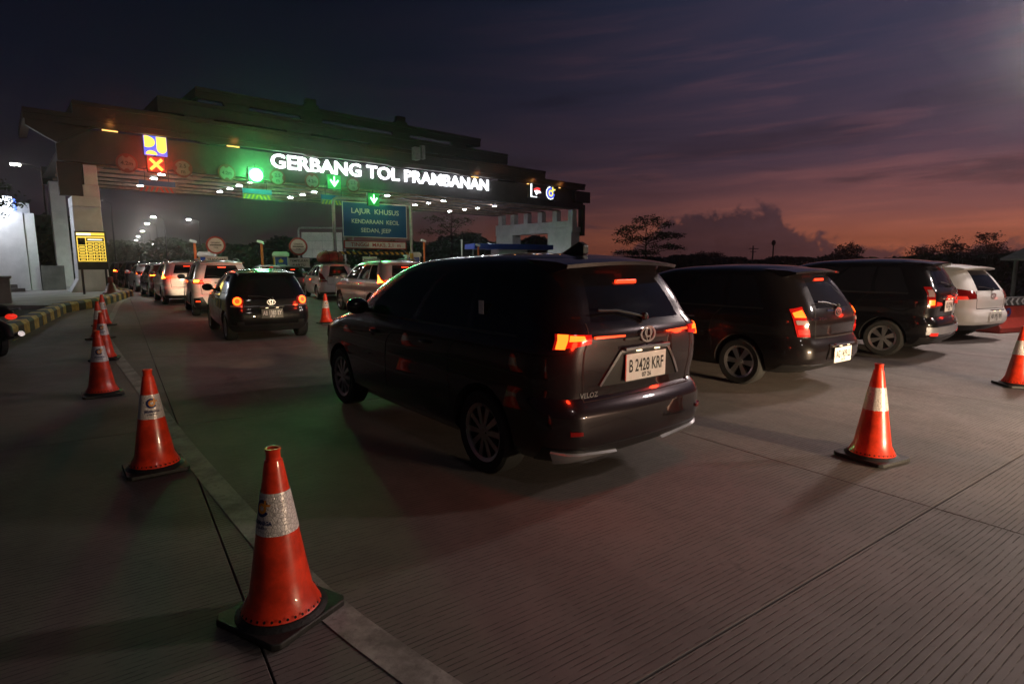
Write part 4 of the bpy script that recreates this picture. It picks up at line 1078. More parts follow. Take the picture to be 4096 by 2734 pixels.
def av_extra(car, sh, sp):
    b = MB()
    for s_ in (1, -1): sh.patch(b, [(.0, 1.02), (.95, 1.03), (.95, 1.055), (.0, 1.05)], .014, 10, 1, s_)
    b.build('garnish', 'chrome', car)
    for s_ in (1, -1):
        b = MB(); sh.patch(b, [(1.05, .40), (1.45, .40), (1.45, .45), (1.05, .45)], .014, 4, 1, s_); b.build('rear_reflector', 'tail_dim', car)
    b = MB(); sh.patch(b, [(.0, .42), (1.6, .42), (1.6, .54), (.0, .54)], .010, 12, 2, 1); sh.patch(b, [(.0, .42), (1.6, .42), (1.6, .54), (.0, .54)], .010, 12, 2, -1); b.build('bumper_pad', 'grey_skid', car, 40)
    glow(.9, .95, -.95)(car, sh, sp)
make_car('minivan', 'black minivan with lit roof spoiler lamp between two other parked minivans on the right', 'car', 'avanza', 'paint_black', wheel_rl=(6.42, 9.78), heading=40, lamps=AV,
         plate=('AD 1229 ML', '05 28'), plate_z=.88, plate_y=.12, rim='split', emblem=1.10, extra=av_extra, bz=1.60)
WL = [L('tail_light', 'lens_red', (1.0, .88), (1.75, .86), (1.95, 1.10), (1.10, 1.02)), L('light_core', 'tail_dim', (1.35, .87), (1.70, .86), (1.74, .93), (1.4, .93))]
make_car('minivan', 'white minivan with plate AB 1951 RN at the right beside the red barrier', 'car', 'livina', 'paint_white', org=(9.42, 12.35), heading=25, lamps=WL,
         plate=('AB 1951 RN', '11 28'), plate_z=.52, rim='five', emblem=.93, extra=glow(.3, .9), brake=False)
# waiting car just outside the frame on the right, its headlights on
def waiting_extra(car, sh, sp):
    for s_ in (1, -1):
        b = MB(); sh.patch(b, [(3.75, .70), (4.2, .69), (4.2, .77), (3.75, .78)], .016, 6, 2, s_); b.build('headlight_lamp', 'headlamp', car, 40)
        light('headlight_beam', 'SPOT', 850, (1, .74, .48), (sp['wb'] + .98, .58 * s_, .74), car, .07, (R(90 - 2), 0, R(-90 + 4)), R(110), .8)
        light('headlight_beam', 'SPOT', 3800, (1, .72, .44), (sp['wb'] + .98, .58 * s_, .74), car, .07, (R(90 - 6), 0, R(-90 + 2 * s_)), R(46), .8)
make_car('minivan', 'grey minivan with headlights on, just beyond the right edge behind the cones', 'car', 'mpv', 'paint_grey', org=(10.0, -3.6), heading=28, lamps=SIMPLE, rim='five', detail=True, extra=waiting_extra, plamp=False)

# ================================================================== TRAFFIC CONES
def cone_r(z): return .145 + (.038 - .145) * (z - .05) / .65
def make_cone(label, loc, rz, logo=True, lean=0):
    t = thing('traffic_cone', label, 'traffic cone', (*loc, 0), rz, 'orange traffic cones')
    t.rotation_euler = (lean, 0, rz); t.scale = (1.02, 1.02, 1.05)
    b = MB(); q = .203
    e_ = .028; oct_ = [(-q, -q + e_), (-q + e_, -q), (q - e_, -q), (q, -q + e_), (q, q - e_), (q - e_, q), (-q + e_, q), (-q, q - e_)]
    b.prism(oct_, .005, .034, lambda a, c, z: (a, c, z)); b.lathe([(.196, .034), (.172, .052), (.12, .054)], 28); b.build('base', 'cone_rubber', t, 40, bevel=.006)
    prof = [(.168, .054), (.160, .066), (.150, .09)] + [(cone_r(z), z) for z in (.12, .2, .3, .42, .55, .66)] + [(.036, .705), (.030, .710), (.030, .742), (.033, .747), (.033, .755), (.024, .755), (.024, .60)]
    b = MB(); b.lathe(prof, 40); b.build('cone_body', 'cone_orange', t, 35)
    b = MB(); z0, z1 = .40, .575; b.lathe([(cone_r(z) + .0025, z) for z in (z0, .46, .52, z1)], 40)
    sl_ = b.build('sleeve', 'hex_reflective_sheet', t, 40)
    b = MB()
    for k in range(34):
        a = 2 * math.pi * k / 34; M = Matrix.Rotation(a, 4, 'Z') @ Matrix.Translation((.1645, 0, .067)) @ Matrix.Rotation(R(62), 4, 'Y'); b.lathe([(0, .0065), (.0062, .0065)], 8, M)
    b.build('painted_hole_ring', 'hole_black', t)  # flat black discs painted in for the dark holes
    def wrap(cx, cz, off=.0045):
        def f(x, y, z):
            zz = cz + y; r_ = cone_r(zz) + off + z; a = -math.pi / 2 + (cx + x) / (cone_r(cz) + .002)
            return (r_ * math.cos(a), r_ * math.sin(a), zz)
        return f
    if logo:
        b = MB(); ellipse_ring(b, wrap(0, .515, .004), 0, 0, .029, .029, .013, R(35), R(330), 26); b.build('logo_ring', 'ink_navy', sl_)
        b = MB(); ellipse_ring(b, wrap(0, .515, .0055), .002, 0, .0165, .0165, .011, 0, 2 * math.pi, 22); b.build('logo_ring', 'ink_orange', sl_)
        b = MB(); f = wrap(0, .515, .007)
        for x0, x1, y0, y1 in ((.013, .024, -.004, .036), (.010, .040, .010, .019)): b.add([f(x0, y0, 0), f(x1, y0, 0), f(x1, y1, 0), f(x0, y1, 0)], [(0, 1, 2, 3)])
        b.build('logo_stroke', 'ink_orange', sl_)
        text_obj('writing', 'JASAMARGA', 'ink_navy', sl_, wrap(0, .448), size=.024, bold=.0008, width=.105)
        text_obj('writing', 'JOGJA-SOLO', 'ink_navy', sl_, wrap(0, .431), size=.013, bold=.0003, width=.065)
    return t
def facing(x, y, off=0): return math.atan2(x, -y) * -1 * -1 + off
def cface(x, y, turn=0):   # rotate so the sleeve print (local -y) looks at the camera, plus a turn
    return math.atan2(y, x) - R(90) + R(turn)
for loc, turn, lab in [((-1.055, 2.42), -52, 'nearest orange traffic cone with white sleeve in the left foreground'),
                       ((-2.79, 4.28), 6, 'orange cone with round logo sleeve standing second in the left row'),
                       ((-5.00, 6.80), 2, 'orange cone third in the left row, hiding the others behind it'),
                       ((-6.78, 9.35), -8, 'orange cone fourth in the left row, peeking from behind the third'),
                       ((-8.72, 11.95), 60, 'orange cone fifth in the left row, mostly hidden'),
                       ((-10.45, 14.5), 50, 'farthest orange cone of the left row beside the striped kerb'),
                       ((2.97, 4.53), 150, 'lone orange cone on the open concrete at the right'),
                       ((6.62, 7.30), 120, 'orange cone cut by the right edge of the picture'),
                       ((-4.92, 15.0), 20, 'orange cone between the black hatchback and the foreground minivan nose')]:
    make_cone(lab, loc, cface(*loc, turn), True)
# wide red cone on the island
t = thing('safety_cone', 'wide red plastic cone standing on the island under the tariff board', 'traffic cone', (-17.55, 25.0, .25), .3)
b = MB(); b.lathe([(0, 0), (.34, 0), (.33, .05), (.26, .10), (.13, .42), (.10, .46), (.10, .72), (.08, .74), (0, .74)], 26); b.build('cone_body', 'barrier_red', t, 35)

# ================================================================== TARIFF BOARD
t = thing('tariff_board', 'yellow lit tariff display board standing before the left pillar', 'display board', (-18.15, 24.9, .25), R(28)); t.scale = (.88, 1, 1)
b = MB(); b.box(-.62, .62, -.08, .08, 1.05, 2.68); fr_ = b.build('cabinet', 'steel_dark', t, bevel=.02)
for x in (-.48, .48):
    b = MB(); b.box(x - .045, x + .045, -.045, .045, 0, 1.049); b.build('leg', 'steel_dark', t)
b = MB(); b.box(-.56, .56, -.09, -.082, 1.40, 2.62); pn = b.build('screen', 'led_yellow', t)
def cell(x0, x1, z0, z1, mt='hole_black', d0=-.094): b = MB(); b.box(x0, x1, d0, d0 + .003, z0, z1); return b.build('cell', mt, pn)
cell(-.56, .56, 2.46, 2.50)
b = MB(); b.box(-.55, .02, -.096, -.0905, 2.51, 2.60); b.build('title_bar', 'led_pale', pn)
cols = [(-.52, -.22), (-.18, .07), (.10, .31), (.34, .53)]
cell(-.52, -.22, 2.10, 2.40); c_ = cell(-.18, .53, 2.25, 2.40)
b = MB(); b.box(-.12, .46, -.099, -.0965, 2.30, 2.35); b.build('title_bar', 'led_pale', pn)
for r_ in range(6):
    z1 = 2.22 - r_ * .135 if r_ else 2.22
    for ci, (x0, x1) in enumerate(cols):
        if ci == 0 and r_ == 0: continue
        cell(x0, x1, z1 - .112, z1 - .008)
        b = MB(); m_ = .03; b.box(x0 + m_ + random.uniform(0, .03), x1 - m_ - random.uniform(0, .03), -.099, -.0965, z1 - .082, z1 - .040); b.build('reading', 'led_yellow', pn)
light('board_glow', 'AREA', 6, (1, .72, .2), (0, -.25, 2.0), t, .8, (R(-90), 0, 0))

# ================================================================== LEFT BUILDING with lit sign boxes
lbx = thing('pylon_building', 'white building with steps and glowing sign boxes at the left edge', 'building', (-23.25, 27.6, .25), GROT)
b = MB(); b.box(-2.1, 0, 0, .5, .0, 3.72); b.build('wall_panel', 'wall_white', lbx, bevel=.02)
b = MB(); b.box(.02, .42, .1, .6, .0, 3.70); b.build('pilaster', 'wall_white', lbx, bevel=.02)
b = MB(); b.box(-4.4, -2.42, -.1, .4, .0, 3.85); b.build('wall_panel', 'wall_white', lbx, bevel=.02)
b = MB(); b.box(-2.40, -2.12, .1, .3, .0, 3.9); b.build('dark_column', 'steel_dark', lbx)
b = MB(); b.box(-9, -4.42, -.2, .4, 0, 4.0); b.build('wall_panel', 'grey_concrete', lbx)
b = MB(); b.box(-9, .3, .62, 6, 0, 4.2); b.build('block', 'wall_white', lbx)
for k in range(3):
    b = MB(); b.box(-2.6 - k * .2, -.25 - k * .25, -1.2 + k * .38, -.82 + k * .38, -.003 * k, .17 * (k + 1)); b.build('step', 'grey_concrete', lbx)
b = MB(); b.box(.45, 1.35, .0, .5, 0, 1.2); b.build('low_wall', 'grey_concrete', lbx)
for (u0, u1, z0, z1, mt) in [(-1.40, -.88, 3.74, 4.50, 'shop_white'), (-.84, -.32, 3.74, 4.40, 'shop_white'), (-2.36, -1.98, 4.45, 5.05, 'shop_yellow'), (-3.1, -2.40, 4.45, 5.10, 'shop_white'), (-.31, -.20, 3.76, 4.30, 'shop_blue')]:
    b = MB(); b.box(u0, u1, -.35, .0, z0, z1); b.build('sign_box', mt, lbx, bevel=.08)
light('sign_glow', 'POINT', 200, (.85, .92, 1), (-1.2, -1.6, 3.9), lbx, .4)
# planter wall and motorcycle at the left edge
t = thing('planter', 'low brown concrete planter block at the left edge', 'planter', (-17.6, 18.9, .12), R(40))
b = MB(); b.box(-1.8, .75, -.4, .4, 0, .95); b.box(-1.85, .80, -.45, .45, .951, 1.03); b.build('block', 'grey_concrete', t, bevel=.02)
mc = thing('motorcycle', 'motorcycle with round red tail lamp cut by the left edge', 'motorcycle', (-8.78, 9.62, 0), R(152))
M = Matrix.Rotation(R(90), 4, 'X')
for x in (0, 1.25):
    b = MB(); b.lathe([(.22, -.05), (.28, -.045), (.29, 0), (.28, .045), (.22, .05)], 26, Matrix.Translation((x, 0, .29)) @ M, True); o = b.build('wheel', 'tyre', mc, 40)
    b = MB(); b.lathe([(.20, -.02), (.225, -.02), (.225, .02), (.20, .02)], 26, Matrix.Translation((x, 0, .29)) @ M, True); b.tube([(x, -.06, .29), (x, .06, .29)], .035, 10)
    for k in range(6): a = k * math.pi / 3; b.tube([(x, 0, .29), (x + .21 * math.cos(a), 0, .29 + .21 * math.sin(a))], .012, 6)
    b.build('rim', 'steel_galv', o)
b = MB(); b.ellipsoid((-.02, 0, .78), (.62, .13, .09), 16, 8); b.ellipsoid((.38, 0, .62), (.38, .15, .16), 14, 8); b.tube([(.75, 0, .58), (1.05, 0, .82), (1.0, 0, 1.0)], [.11, .09, .06], 10); b.tube([(1.25, 0, .30), (1.03, 0, .90)], .035, 8); b.tube([(0, .09, .30), (.5, .09, .45)], .04, 8); b.tube([(-.02, 0, .60), (-.40, 0, .50), (-.48, 0, .36)], [.07, .08, .06], 8); b.build('frame_body', 'black_plastic', mc, 60)
b = MB(); b.ellipsoid((.0, 0, .86), (.42, .12, .05), 16, 8); b.build('seat', 'tyre', mc, 60)
b = MB(); b.tube([(.98, -.32, 1.02), (1.02, 0, 1.04), (.98, .32, 1.02)], .018, 8); b.build('handlebar', 'steel_dark', mc, 60)
b = MB(); b.ellipsoid((-.60, 0, .72), (.03, .085, .05), 14, 8); b.build('tail_light', 'tail_dim', mc, 60)
b = MB(); b.tube([(-.58, -.14, .84), (-.2, -.15, .80), (.3, -.12, .74)], .014, 8); b.build('grab_rail', 'chrome', mc, 60)
b = MB(); b.tube([(.4, -.12, .28), (-.1, -.14, .32), (-.5, -.15, .42)], [.025, .05, .05], 10); b.build('exhaust', 'chrome', mc, 60)

# ================================================================== ROUND STOP SIGNS, MACHINES, CAMERAS
def stop_sign(loc, z, txt, lab):
    t = thing('stop_sign', lab, 'road sign', (*loc, 0), R(22))
    b = MB(); b.tube([(0, .06, 0), (0, .06, z + .2)], .035, 10); b.build('pole', 'steel_galv', t)
    b = MB(); b.prism(arcpts(0, z, .46, 0, 350, 35), 0, .02, lambda a, c, q: (a, q, c)); b.build('rim', 'sign_red', t)
    b = MB(); b.prism(arcpts(0, z, .365, 0, 350, 35), -.008, -.001, lambda a, c, q: (a, q, c)); f = b.build('face', 'sign_white', t)
    b = MB(); b.box(-.27, .27, -.014, -.009, z - .03, z + .025); b.build('bar', 'ink_black', f)
    text_obj('writing', 'GERBANG', 'ink_black', f, lambda x, y, q: (x, -.012, z + .08 + y), size=.12, bold=.002, width=.44)
    text_obj('writing', 'TOL', 'ink_black', f, lambda x, y, q: (x, -.012, z - .17 + y), size=.12, bold=.002)
    b = MB(); b.box(-.52, .52, 0, .02, z - 1.08, z - .60); bo = b.build('board', 'sign_white', t)
    for i, s_ in enumerate(txt): text_obj('writing', s_, 'ink_black', bo, lambda x, y, q, i=i: (x, -.004, z - .79 - i * .22 + y), size=.17, bold=.003, width=min(.9, .12 * len(s_)))
stop_sign((-15.41, 30.0), 2.50, ['TRANSAKSI'], 'round red rimmed stop sign with TRANSAKSI board, left of the pair')
stop_sign((-11.12, 30.0), 2.43, ['TEMPELKAN', 'KARTU'], 'round red rimmed stop sign with TEMPELKAN KARTU board before the white panels')
t = thing('notice_board', 'small white TEMPELKAN board under the striped height bar', 'road sign', (-8.4, 34, 0), R(25))
b = MB(); b.box(-.42, .42, 0, .02, 1.55, 1.95); b.build('board', 'sign_white', t); b = MB(); b.tube([(0, .05, 0), (0, .05, 2.1)], .03, 8); b.build('pole', 'steel_galv', t)
text_obj('writing', 'TEMPELKAN', 'ink_black', t, lambda x, y, q: (x, -.004, 1.72 + y), size=.14, bold=.002, width=.76)
for (x, y), lab in [((-17.55, 33.0), 'blue and white toll card machine beside the left stop sign'), ((-13.27, 33.0), 'blue and white toll card machine left of the white panels'), ((-5.9, 34.5), 'blue and white toll card machine right of the height portal')]:
    t = thing('toll_machine', lab, 'toll machine', (x, y, 0), R(22), 'toll card machines')
    b = MB(); b.box(-.40, .40, -.02, .7, .1, 2.0); b.build('cabinet', 'sign_white', t, bevel=.03)
    b = MB(); b.prism([(-.46, 1.98), (.46, 1.98), (.44, 2.12), (.34, 2.22), (-.34, 2.22), (-.44, 2.12)], -.10, .8, lambda a, c, q: (a, q, c)); b.build('roof', 'sign_white', t)
    b = MB(); b.box(-.30, .34, -.036, -.021, 1.0, 1.92); p_ = b.build('poster', 'blue_panel', t)
    b = MB(); b.prism([(-.1, 1.6), (.1, 1.6), (.14, 1.72), (.05, 1.78), (0, 1.86), (-.05, 1.78), (-.14, 1.72)], -.041, -.037, lambda a, c, q: (a, q, c)); b.build('poster_star', 'paint_yellow', p_)
    for k in range(3):
        b = MB(); b.box(-.2, .24, -.041, -.037, 1.46 - k * .11, 1.50 - k * .11); b.build('poster_stripe', 'sign_white', p_)
    b = MB(); b.box(-.399, -.33, -.04, -.0205, .9, 1.9); b.build('edge_panel', 'paint_yellow', t)
for (x, y, z, lab) in [(-18.16, 33, 2.70, 'orange post with white camera left of the TRANSAKSI sign'), (-14.33, 33, 2.66, 'orange post with white camera between the two stop signs'), (-6.1, 40, 3.0, 'orange post with white camera right of the height portal'), (-2.45, 42, 2.75, 'short orange camera post in front of the blue canopy')]:
    t = thing('camera_post', lab, 'security camera', (x, y, 0), R(20), 'orange camera posts')
    b = MB(); b.tube([(0, 0, 0), (0, 0, z)], .07, 10); b.build('post', 'post_orange', t, 60)
    b = MB(); M = Matrix.Translation((-.02, -.08, z + .09)) @ Matrix.Rotation(R(18), 4, 'Y'); b.box(-.22, .14, -.07, .07, -.06, .07, M); b.build('camera', 'sign_white', t, bevel=.02)
for k, (x, y, mt, lab) in enumerate([(-14.0, 34.2, 'lane_amber', 'small amber lit lane display left of the blue machine'), (-13.8, 35.0, 'lane_green', 'small green lit lane display left of the blue machine')]):
    t = thing('lane_display', lab, 'display', (x + .0, y, 0), R(22))
    b = MB(); b.box(-.14, .14, 0, .15, 1.1, 1.95); b.build('case', 'steel_dark', t); b = MB(); b.box(-.11, .11, -.01, -.001, 1.2, 1.9); b.build('screen', mt, t); b = MB(); b.tube([(0, .08, 0), (0, .08, 1.1)], .05); b.build('post', 'steel_dark', t)
# panel wall with pipe frame behind the gate
t = thing('panel_screen', 'white tiled panel screen with bent pipe frame behind the portal', 'screen', (-15.8, 48, 0), R(10))
for i in range(4):
    for j in range(3):
        b = MB(); x0 = -1.6 + i * .81; z0 = 2.0 + j * .70; b.box(x0, x0 + .795, 0, .03, z0, z0 + .685); b.build('panel', 'sign_white', t)
b = MB(); b.tube([(-1.85, .1, 0), (-1.85, .1, 4.2), (-1.78, .1, 4.4), (-1.6, .1, 4.45), (1.6, .1, 4.45), (1.75, .1, 4.4), (1.8, .1, 4.2), (1.8, .1, 0)], .09, 10); b.build('pipe_frame', 'steel_galv', t, 60)
# blue canopy booth near the right wall
t = thing('booth_canopy', 'long blue flat canopy of a booth below the right side wall', 'canopy', (.2, 44.5, 0), R(24))
b = MB(); b.box(-3.3, 1.8, 0, 2.2, 2.62, 3.02); b.build('canopy', 'blue_panel', t, bevel=.02)
b = MB(); b.box(1.82, 3.6, .4, 2.6, 2.62, 3.0); b.build('canopy', 'blue_panel', t, bevel=.02)
b = MB(); b.box(-1.2, 1.2, .3, 1.9, 0, 2.61); b.build('booth', 'wall_white', t)
for x in (-3.0, 1.6, 3.4):
    b = MB(); b.tube([(x, 1.1, 0), (x, 1.1, 2.61)], .06); b.build('post', 'steel_galv', t)
t = thing('marker_post', 'slim white post before the tree under the gate', 'post', (-3.6, 41.5, 0)); b = MB(); b.tube([(0, 0, 0), (0, 0, 3.2)], .06, 10); b.ellipsoid((0, 0, 3.2), (.06, .06, .03), 10, 6); b.build('post', 'sign_white', t, 60)

# roof load on the white minivan
t = thing('roof_load', 'bulging red tarpaulin load strapped on the white minivan roof', 'luggage', (car10.location.x, car10.location.y, 0), car10.rotation_euler.z)
b = MB(); b.ellipsoid((.75, 0, 1.80), (.78, .56, .36), 22, 12)
b.v = [(x + .03 * math.sin(9 * y), y + .03 * math.sin(7 * x), max(1.63, min(z, 2.10)) + .02 * math.sin(11 * x + 8 * y)) for x, y, z in b.v]; b.build('tarpaulin', 'bag_red', t, 50)
b = MB(); b.box(-.1, 1.6, -.58, .58, 1.585, 1.625); b.build('rack', 'net_black', t)
for y in (-.2, .2):
    b = MB(); b.tube([(-.07, y, 1.63), (.05, y, 1.96), (.4, y, 2.13), (1.1, y, 2.13), (1.55, y, 1.66)], .012, 6); b.build('strap', 'net_black', t)

# person behind the load
def person(label, loc, rz):
    t = thing('person', label, 'person', (*loc, 0), rz)
    J = [((0, 0, .98), .13), ((0, 0, 1.18), .125), ((0, .01, 1.38), .135), ((0, .01, 1.47), .06), ((0, .0, 1.54), .055),
         ((.10, 0, .90), .095), ((.11, .02, .50), .065), ((.11, -.02, .09), .045), ((.12, .12, .04), .035),
         ((-.10, 0, .90), .095), ((-.12, -.02, .50), .065), ((-.12, -.05, .09), .045), ((-.13, .09, .04), .035),
         ((.19, .0, 1.40), .055), ((.24, -.02, 1.13), .042), ((.22, .12, .92), .03), ((.21, .18, .86), .028),
         ((-.19, .0, 1.40), .055), ((-.24, -.02, 1.13), .042), ((-.22, .10, .92), .03), ((-.21, .16, .86), .028), ((0, .0, 1.60), .075), ((0, .01, 1.70), .075)]
    Eg = [(0, 1), (1, 2), (2, 3), (3, 4), (0, 5), (5, 6), (6, 7), (7, 8), (0, 9), (9, 10), (10, 11), (11, 12), (2, 13), (13, 14), (14, 15), (15, 16), (2, 17), (17, 18), (18, 19), (19, 20), (4, 21), (21, 22)]
    me = bpy.data.meshes.new('body'); me.from_pydata([j[0] for j in J], Eg, []); o = bpy.data.objects.new('body', me); COL.objects.link(o)
    md = o.modifiers.new('skin', 'SKIN'); md.use_smooth_shade = True
    for i, (p, r_) in enumerate(J): me.skin_vertices[0].data[i].radius = (r_, r_ * (.75 if i < 3 else 1)); 
    me.skin_vertices[0].data[0].use_root = True
    o.modifiers.new('sub', 'SUBSURF').levels = 1
    dg = bpy.context.evaluated_depsgraph_get(); dg.update(); m2 = bpy.data.meshes.new_from_object(o.evaluated_get(dg)); bpy.data.objects.remove(o)
    for mt in ('skin', 'shirt', 'trousers'): m2.materials.append(MATS[mt])
    m2.materials.clear()
    for mt in ('skin', 'shirt', 'trousers'): m2.materials.append(MATS[mt])
    for p in m2.polygons:
        c = p.center; p.material_index = 0 if (c.z > 1.47 or (abs(c.x) > .17 and c.z < 1.15)) else (1 if c.z > .95 else 2)
        p.use_smooth = True
    obj('body', m2, t)
    b = MB(); b.ellipsoid((0, -.01, 1.70), (.085, .095, .09), 14, 8); b.v = [(x, y, max(z, 1.675 - max(0, -y) * .6)) for x, y, z in b.v]; b.build('hair', 'hair', t, 60)
    b = MB()
    for s_ in (1, -1): b.ellipsoid((.03 * s_, .075, 1.655), (.010, .008, .007), 8, 6)
    b.build('eyes', 'ink_black', t); b = MB(); b.ellipsoid((0, .088, 1.63), (.012, .018, .02), 8, 6); b.build('nose', 'skin', t, 60)
    b = MB(); b.ellipsoid((0, .078, 1.598), (.022, .008, .006), 8, 6); b.build('mouth', 'ink_red', t, 60)
    b = MB()
    for s_ in (1, -1):
        b.ellipsoid((.078 * s_, 0, 1.64), (.012, .02, .03), 8, 6)
    b.build('ears', 'skin', t, 60)
    b = MB()
    for s_ in (1, -1):
        hx_ = s_ * .212
        for k in range(4): b.tube([(hx_ - .024 * s_ + .016 * k * s_, .185, .845), (hx_ - .026 * s_ + .016 * k * s_, .20, .80 - .006 * (k in (1, 2))), (hx_ - .024 * s_ + .016 * k * s_, .19, .775)], [.0085, .008, .007], 6)
        b.tube([(hx_ - .02 * s_, .19, .87), (hx_ - .045 * s_, .21, .835), (hx_ - .04 * s_, .215, .81)], [.010, .009, .008], 6)
    b.build('fingers', 'skin', t, 60)
person('person in a white shirt standing between the queue and the portal', (-7.75, 26.4), R(205))

# ================================================================== RIGHT EDGE: barrier, stall
for k in range(2):
    base = Vector((10.98, 13.05, 0)) + Vector((.93, .36, 0)).normalized() * (1.56 * k)
    t = thing('water_barrier', 'red plastic water barrier ' + ('next to the white minivan' if k == 0 else 'continuing past the right edge'), 'barrier', base, math.atan2(.36, .93), 'red water barriers')
    b = MB(); b.prism([(-.26, 0), (.26, 0), (.26, .12), (.14, .34), (.11, .62), (-.11, .62), (-.14, .34), (-.26, .12)], 0, 1.5, lambda a, c, q: (q, a, c)); b.build('shell', 'barrier_red', t, bevel=.03)
    b = MB(); b.box(0.02, 1.48, -.13, .13, .621, .80); st = b.build('chevron_board', 'kerb_black', t)
    for j in range(7):
        x = .06 + j * .205; b = MB(); b.prism([(x + .08, .63), (x + .15, .63), (x + .07, .71), (x + .15, .79), (x + .08, .79), (x, .71)], -.136, -.131, lambda a, c, q: (a, q, c)); b.build('chevron', 'canvas', st)
    b = MB(); 
    for zz in (0, .002): ellipse_ring(b, lambda x, y, z: (.42 + x, -.146 - z, .47 + y), 0, 0, .075, .075, .05, z=zz)
    b.build('round_mark', 'ink_navy', t)
t = thing('stall', 'pale canopy stall with yellow box and lit screen at the right edge', 'stall', (15.9, 16.0, 0), R(20))
b = MB(); b.prism([(-.75, 1.72), (.9, 2.22), (2.8, 1.9), (2.8, 1.86), (.9, 2.14), (-.75, 1.66)], -.9, 1.6, lambda a, c, q: (a, q, c)); b.build('canopy', 'canvas', t)
for x, y in ((-.35, -.7), (2.5, -.7), (-.35, 1.4), (2.5, 1.4)):
    b = MB(); b.tube([(x, y, 0), (x, y, 1.78)], .055, 8); b.build('post', 'canvas', t, 60)
b = MB(); b.box(.10, .60, -.2, .3, .55, 1.22); b.build('box', 'paint_yellow', t, bevel=.02)
b = MB(); b.box(.62, 1.30, -.25, .2, .62, 1.20); b.build('monitor', 'steel_dark', t, bevel=.03)
b = MB(); b.box(.74, 1.10, -.258, -.251, .82, 1.12); b.build('screen', 'screen_white', t)
b = MB(); b.box(.0, 1.6, -.4, .6, .0, .54); b.build('counter', 'timber', t)

# ================================================================== LAMPS
STREET = [(-40.48, 50.5), (-54.3, 78.8), (-63.6, 106.1), (-75.9, 123.7), (-95.9, 153.2), (-116.9, 183.8), (-137.6, 214.5), (-163.5, 250.7), (-217.8, 327.2), (-60.6, 112.1), (-158.7, 257.4), (-222.5, 321.7)]
for i, (x, y) in enumerate(STREET):
    nm = f'tall street lamp on the road behind the gate, {ORD[i]} along the bend' if i < 9 else f'tall street lamp on the far side of the road, {ORD[i - 9]} from the gate'
    t = thing('street_lamp', nm, 'street lamp', (x, y, -.1), math.atan2(y, x), 'street lamps on the far road')
    s_ = -1
    b = MB(); b.tube([(0, 0, 0), (0, 0, 9.6)], [.12, .07], 8); b.build('pole', 'steel_dark', t, 60)
    b = MB(); b.tube([(0, 0, 9.5), (.0, .5, 9.85), (.0, 1.4, 10.0)], .05, 8); b.build('arm', 'steel_dark', t, 60)
    k = max(1, y / 140)
    b = MB(); b.box(-.17, .17, 1.3, 2.05, 9.93, 10.06); b.build('head', 'steel_dark', t, bevel=.03)
    b = MB(); b.box(-.15, .15, 1.34, 2.0, 9.80, 9.928); b.build('lens', 'street_led_far' if i > 1 else 'street_led', t)
# lamp masts that light the concrete apron; right-edge one added to soften shadows
for loc, pw, tgt, lab in [((13.0, 13.6, 6.5), 2050, (4.5, 5.5, 0), 'tall floodlight mast just beyond the upper right corner'), ((17.5, 6.5, 8.5), 2300, (4, 4, 0), 'added unseen floodlight mast beyond the right edge, softening shadows'), ((6.2, -7.0, 9.0), 150, (1.5, 3, 0), 'tall floodlight mast behind the photographer')]:
    t = thing('lamp_mast', lab, 'street lamp', (loc[0], loc[1], -.03), math.atan2(tgt[1] - loc[1], tgt[0] - loc[0]))
    b = MB(); b.tube([(0, 0, 0), (0, 0, loc[2] - .2)], [.13, .08], 12); b.build('pole', 'steel_galv', t, 60)
    b = MB(); b.tube([(0, 0, loc[2] - .3), (.6, 0, loc[2] + .05), (1.0, 0, loc[2] + .12)], .05, 8); b.build('arm', 'steel_galv', t, 60)
    b = MB(); b.box(.9, 1.5, -.2, .2, loc[2] + .08, loc[2] + .20); b.build('head', 'steel_dark', t, bevel=.03)
    b = MB(); b.box(.95, 1.45, -.17, .17, loc[2] + .03, loc[2] + .078); b.build('lens', 'street_led', t)
    hd = Vector((1.2, 0, loc[2] - .05)); dh = math.hypot(tgt[0] - loc[0], tgt[1] - loc[1])
    light('mast_light', 'SPOT', pw, (1, .83, .76), hd, t, .55, aim(hd, (dh, 0, 0)), R(148), .4)

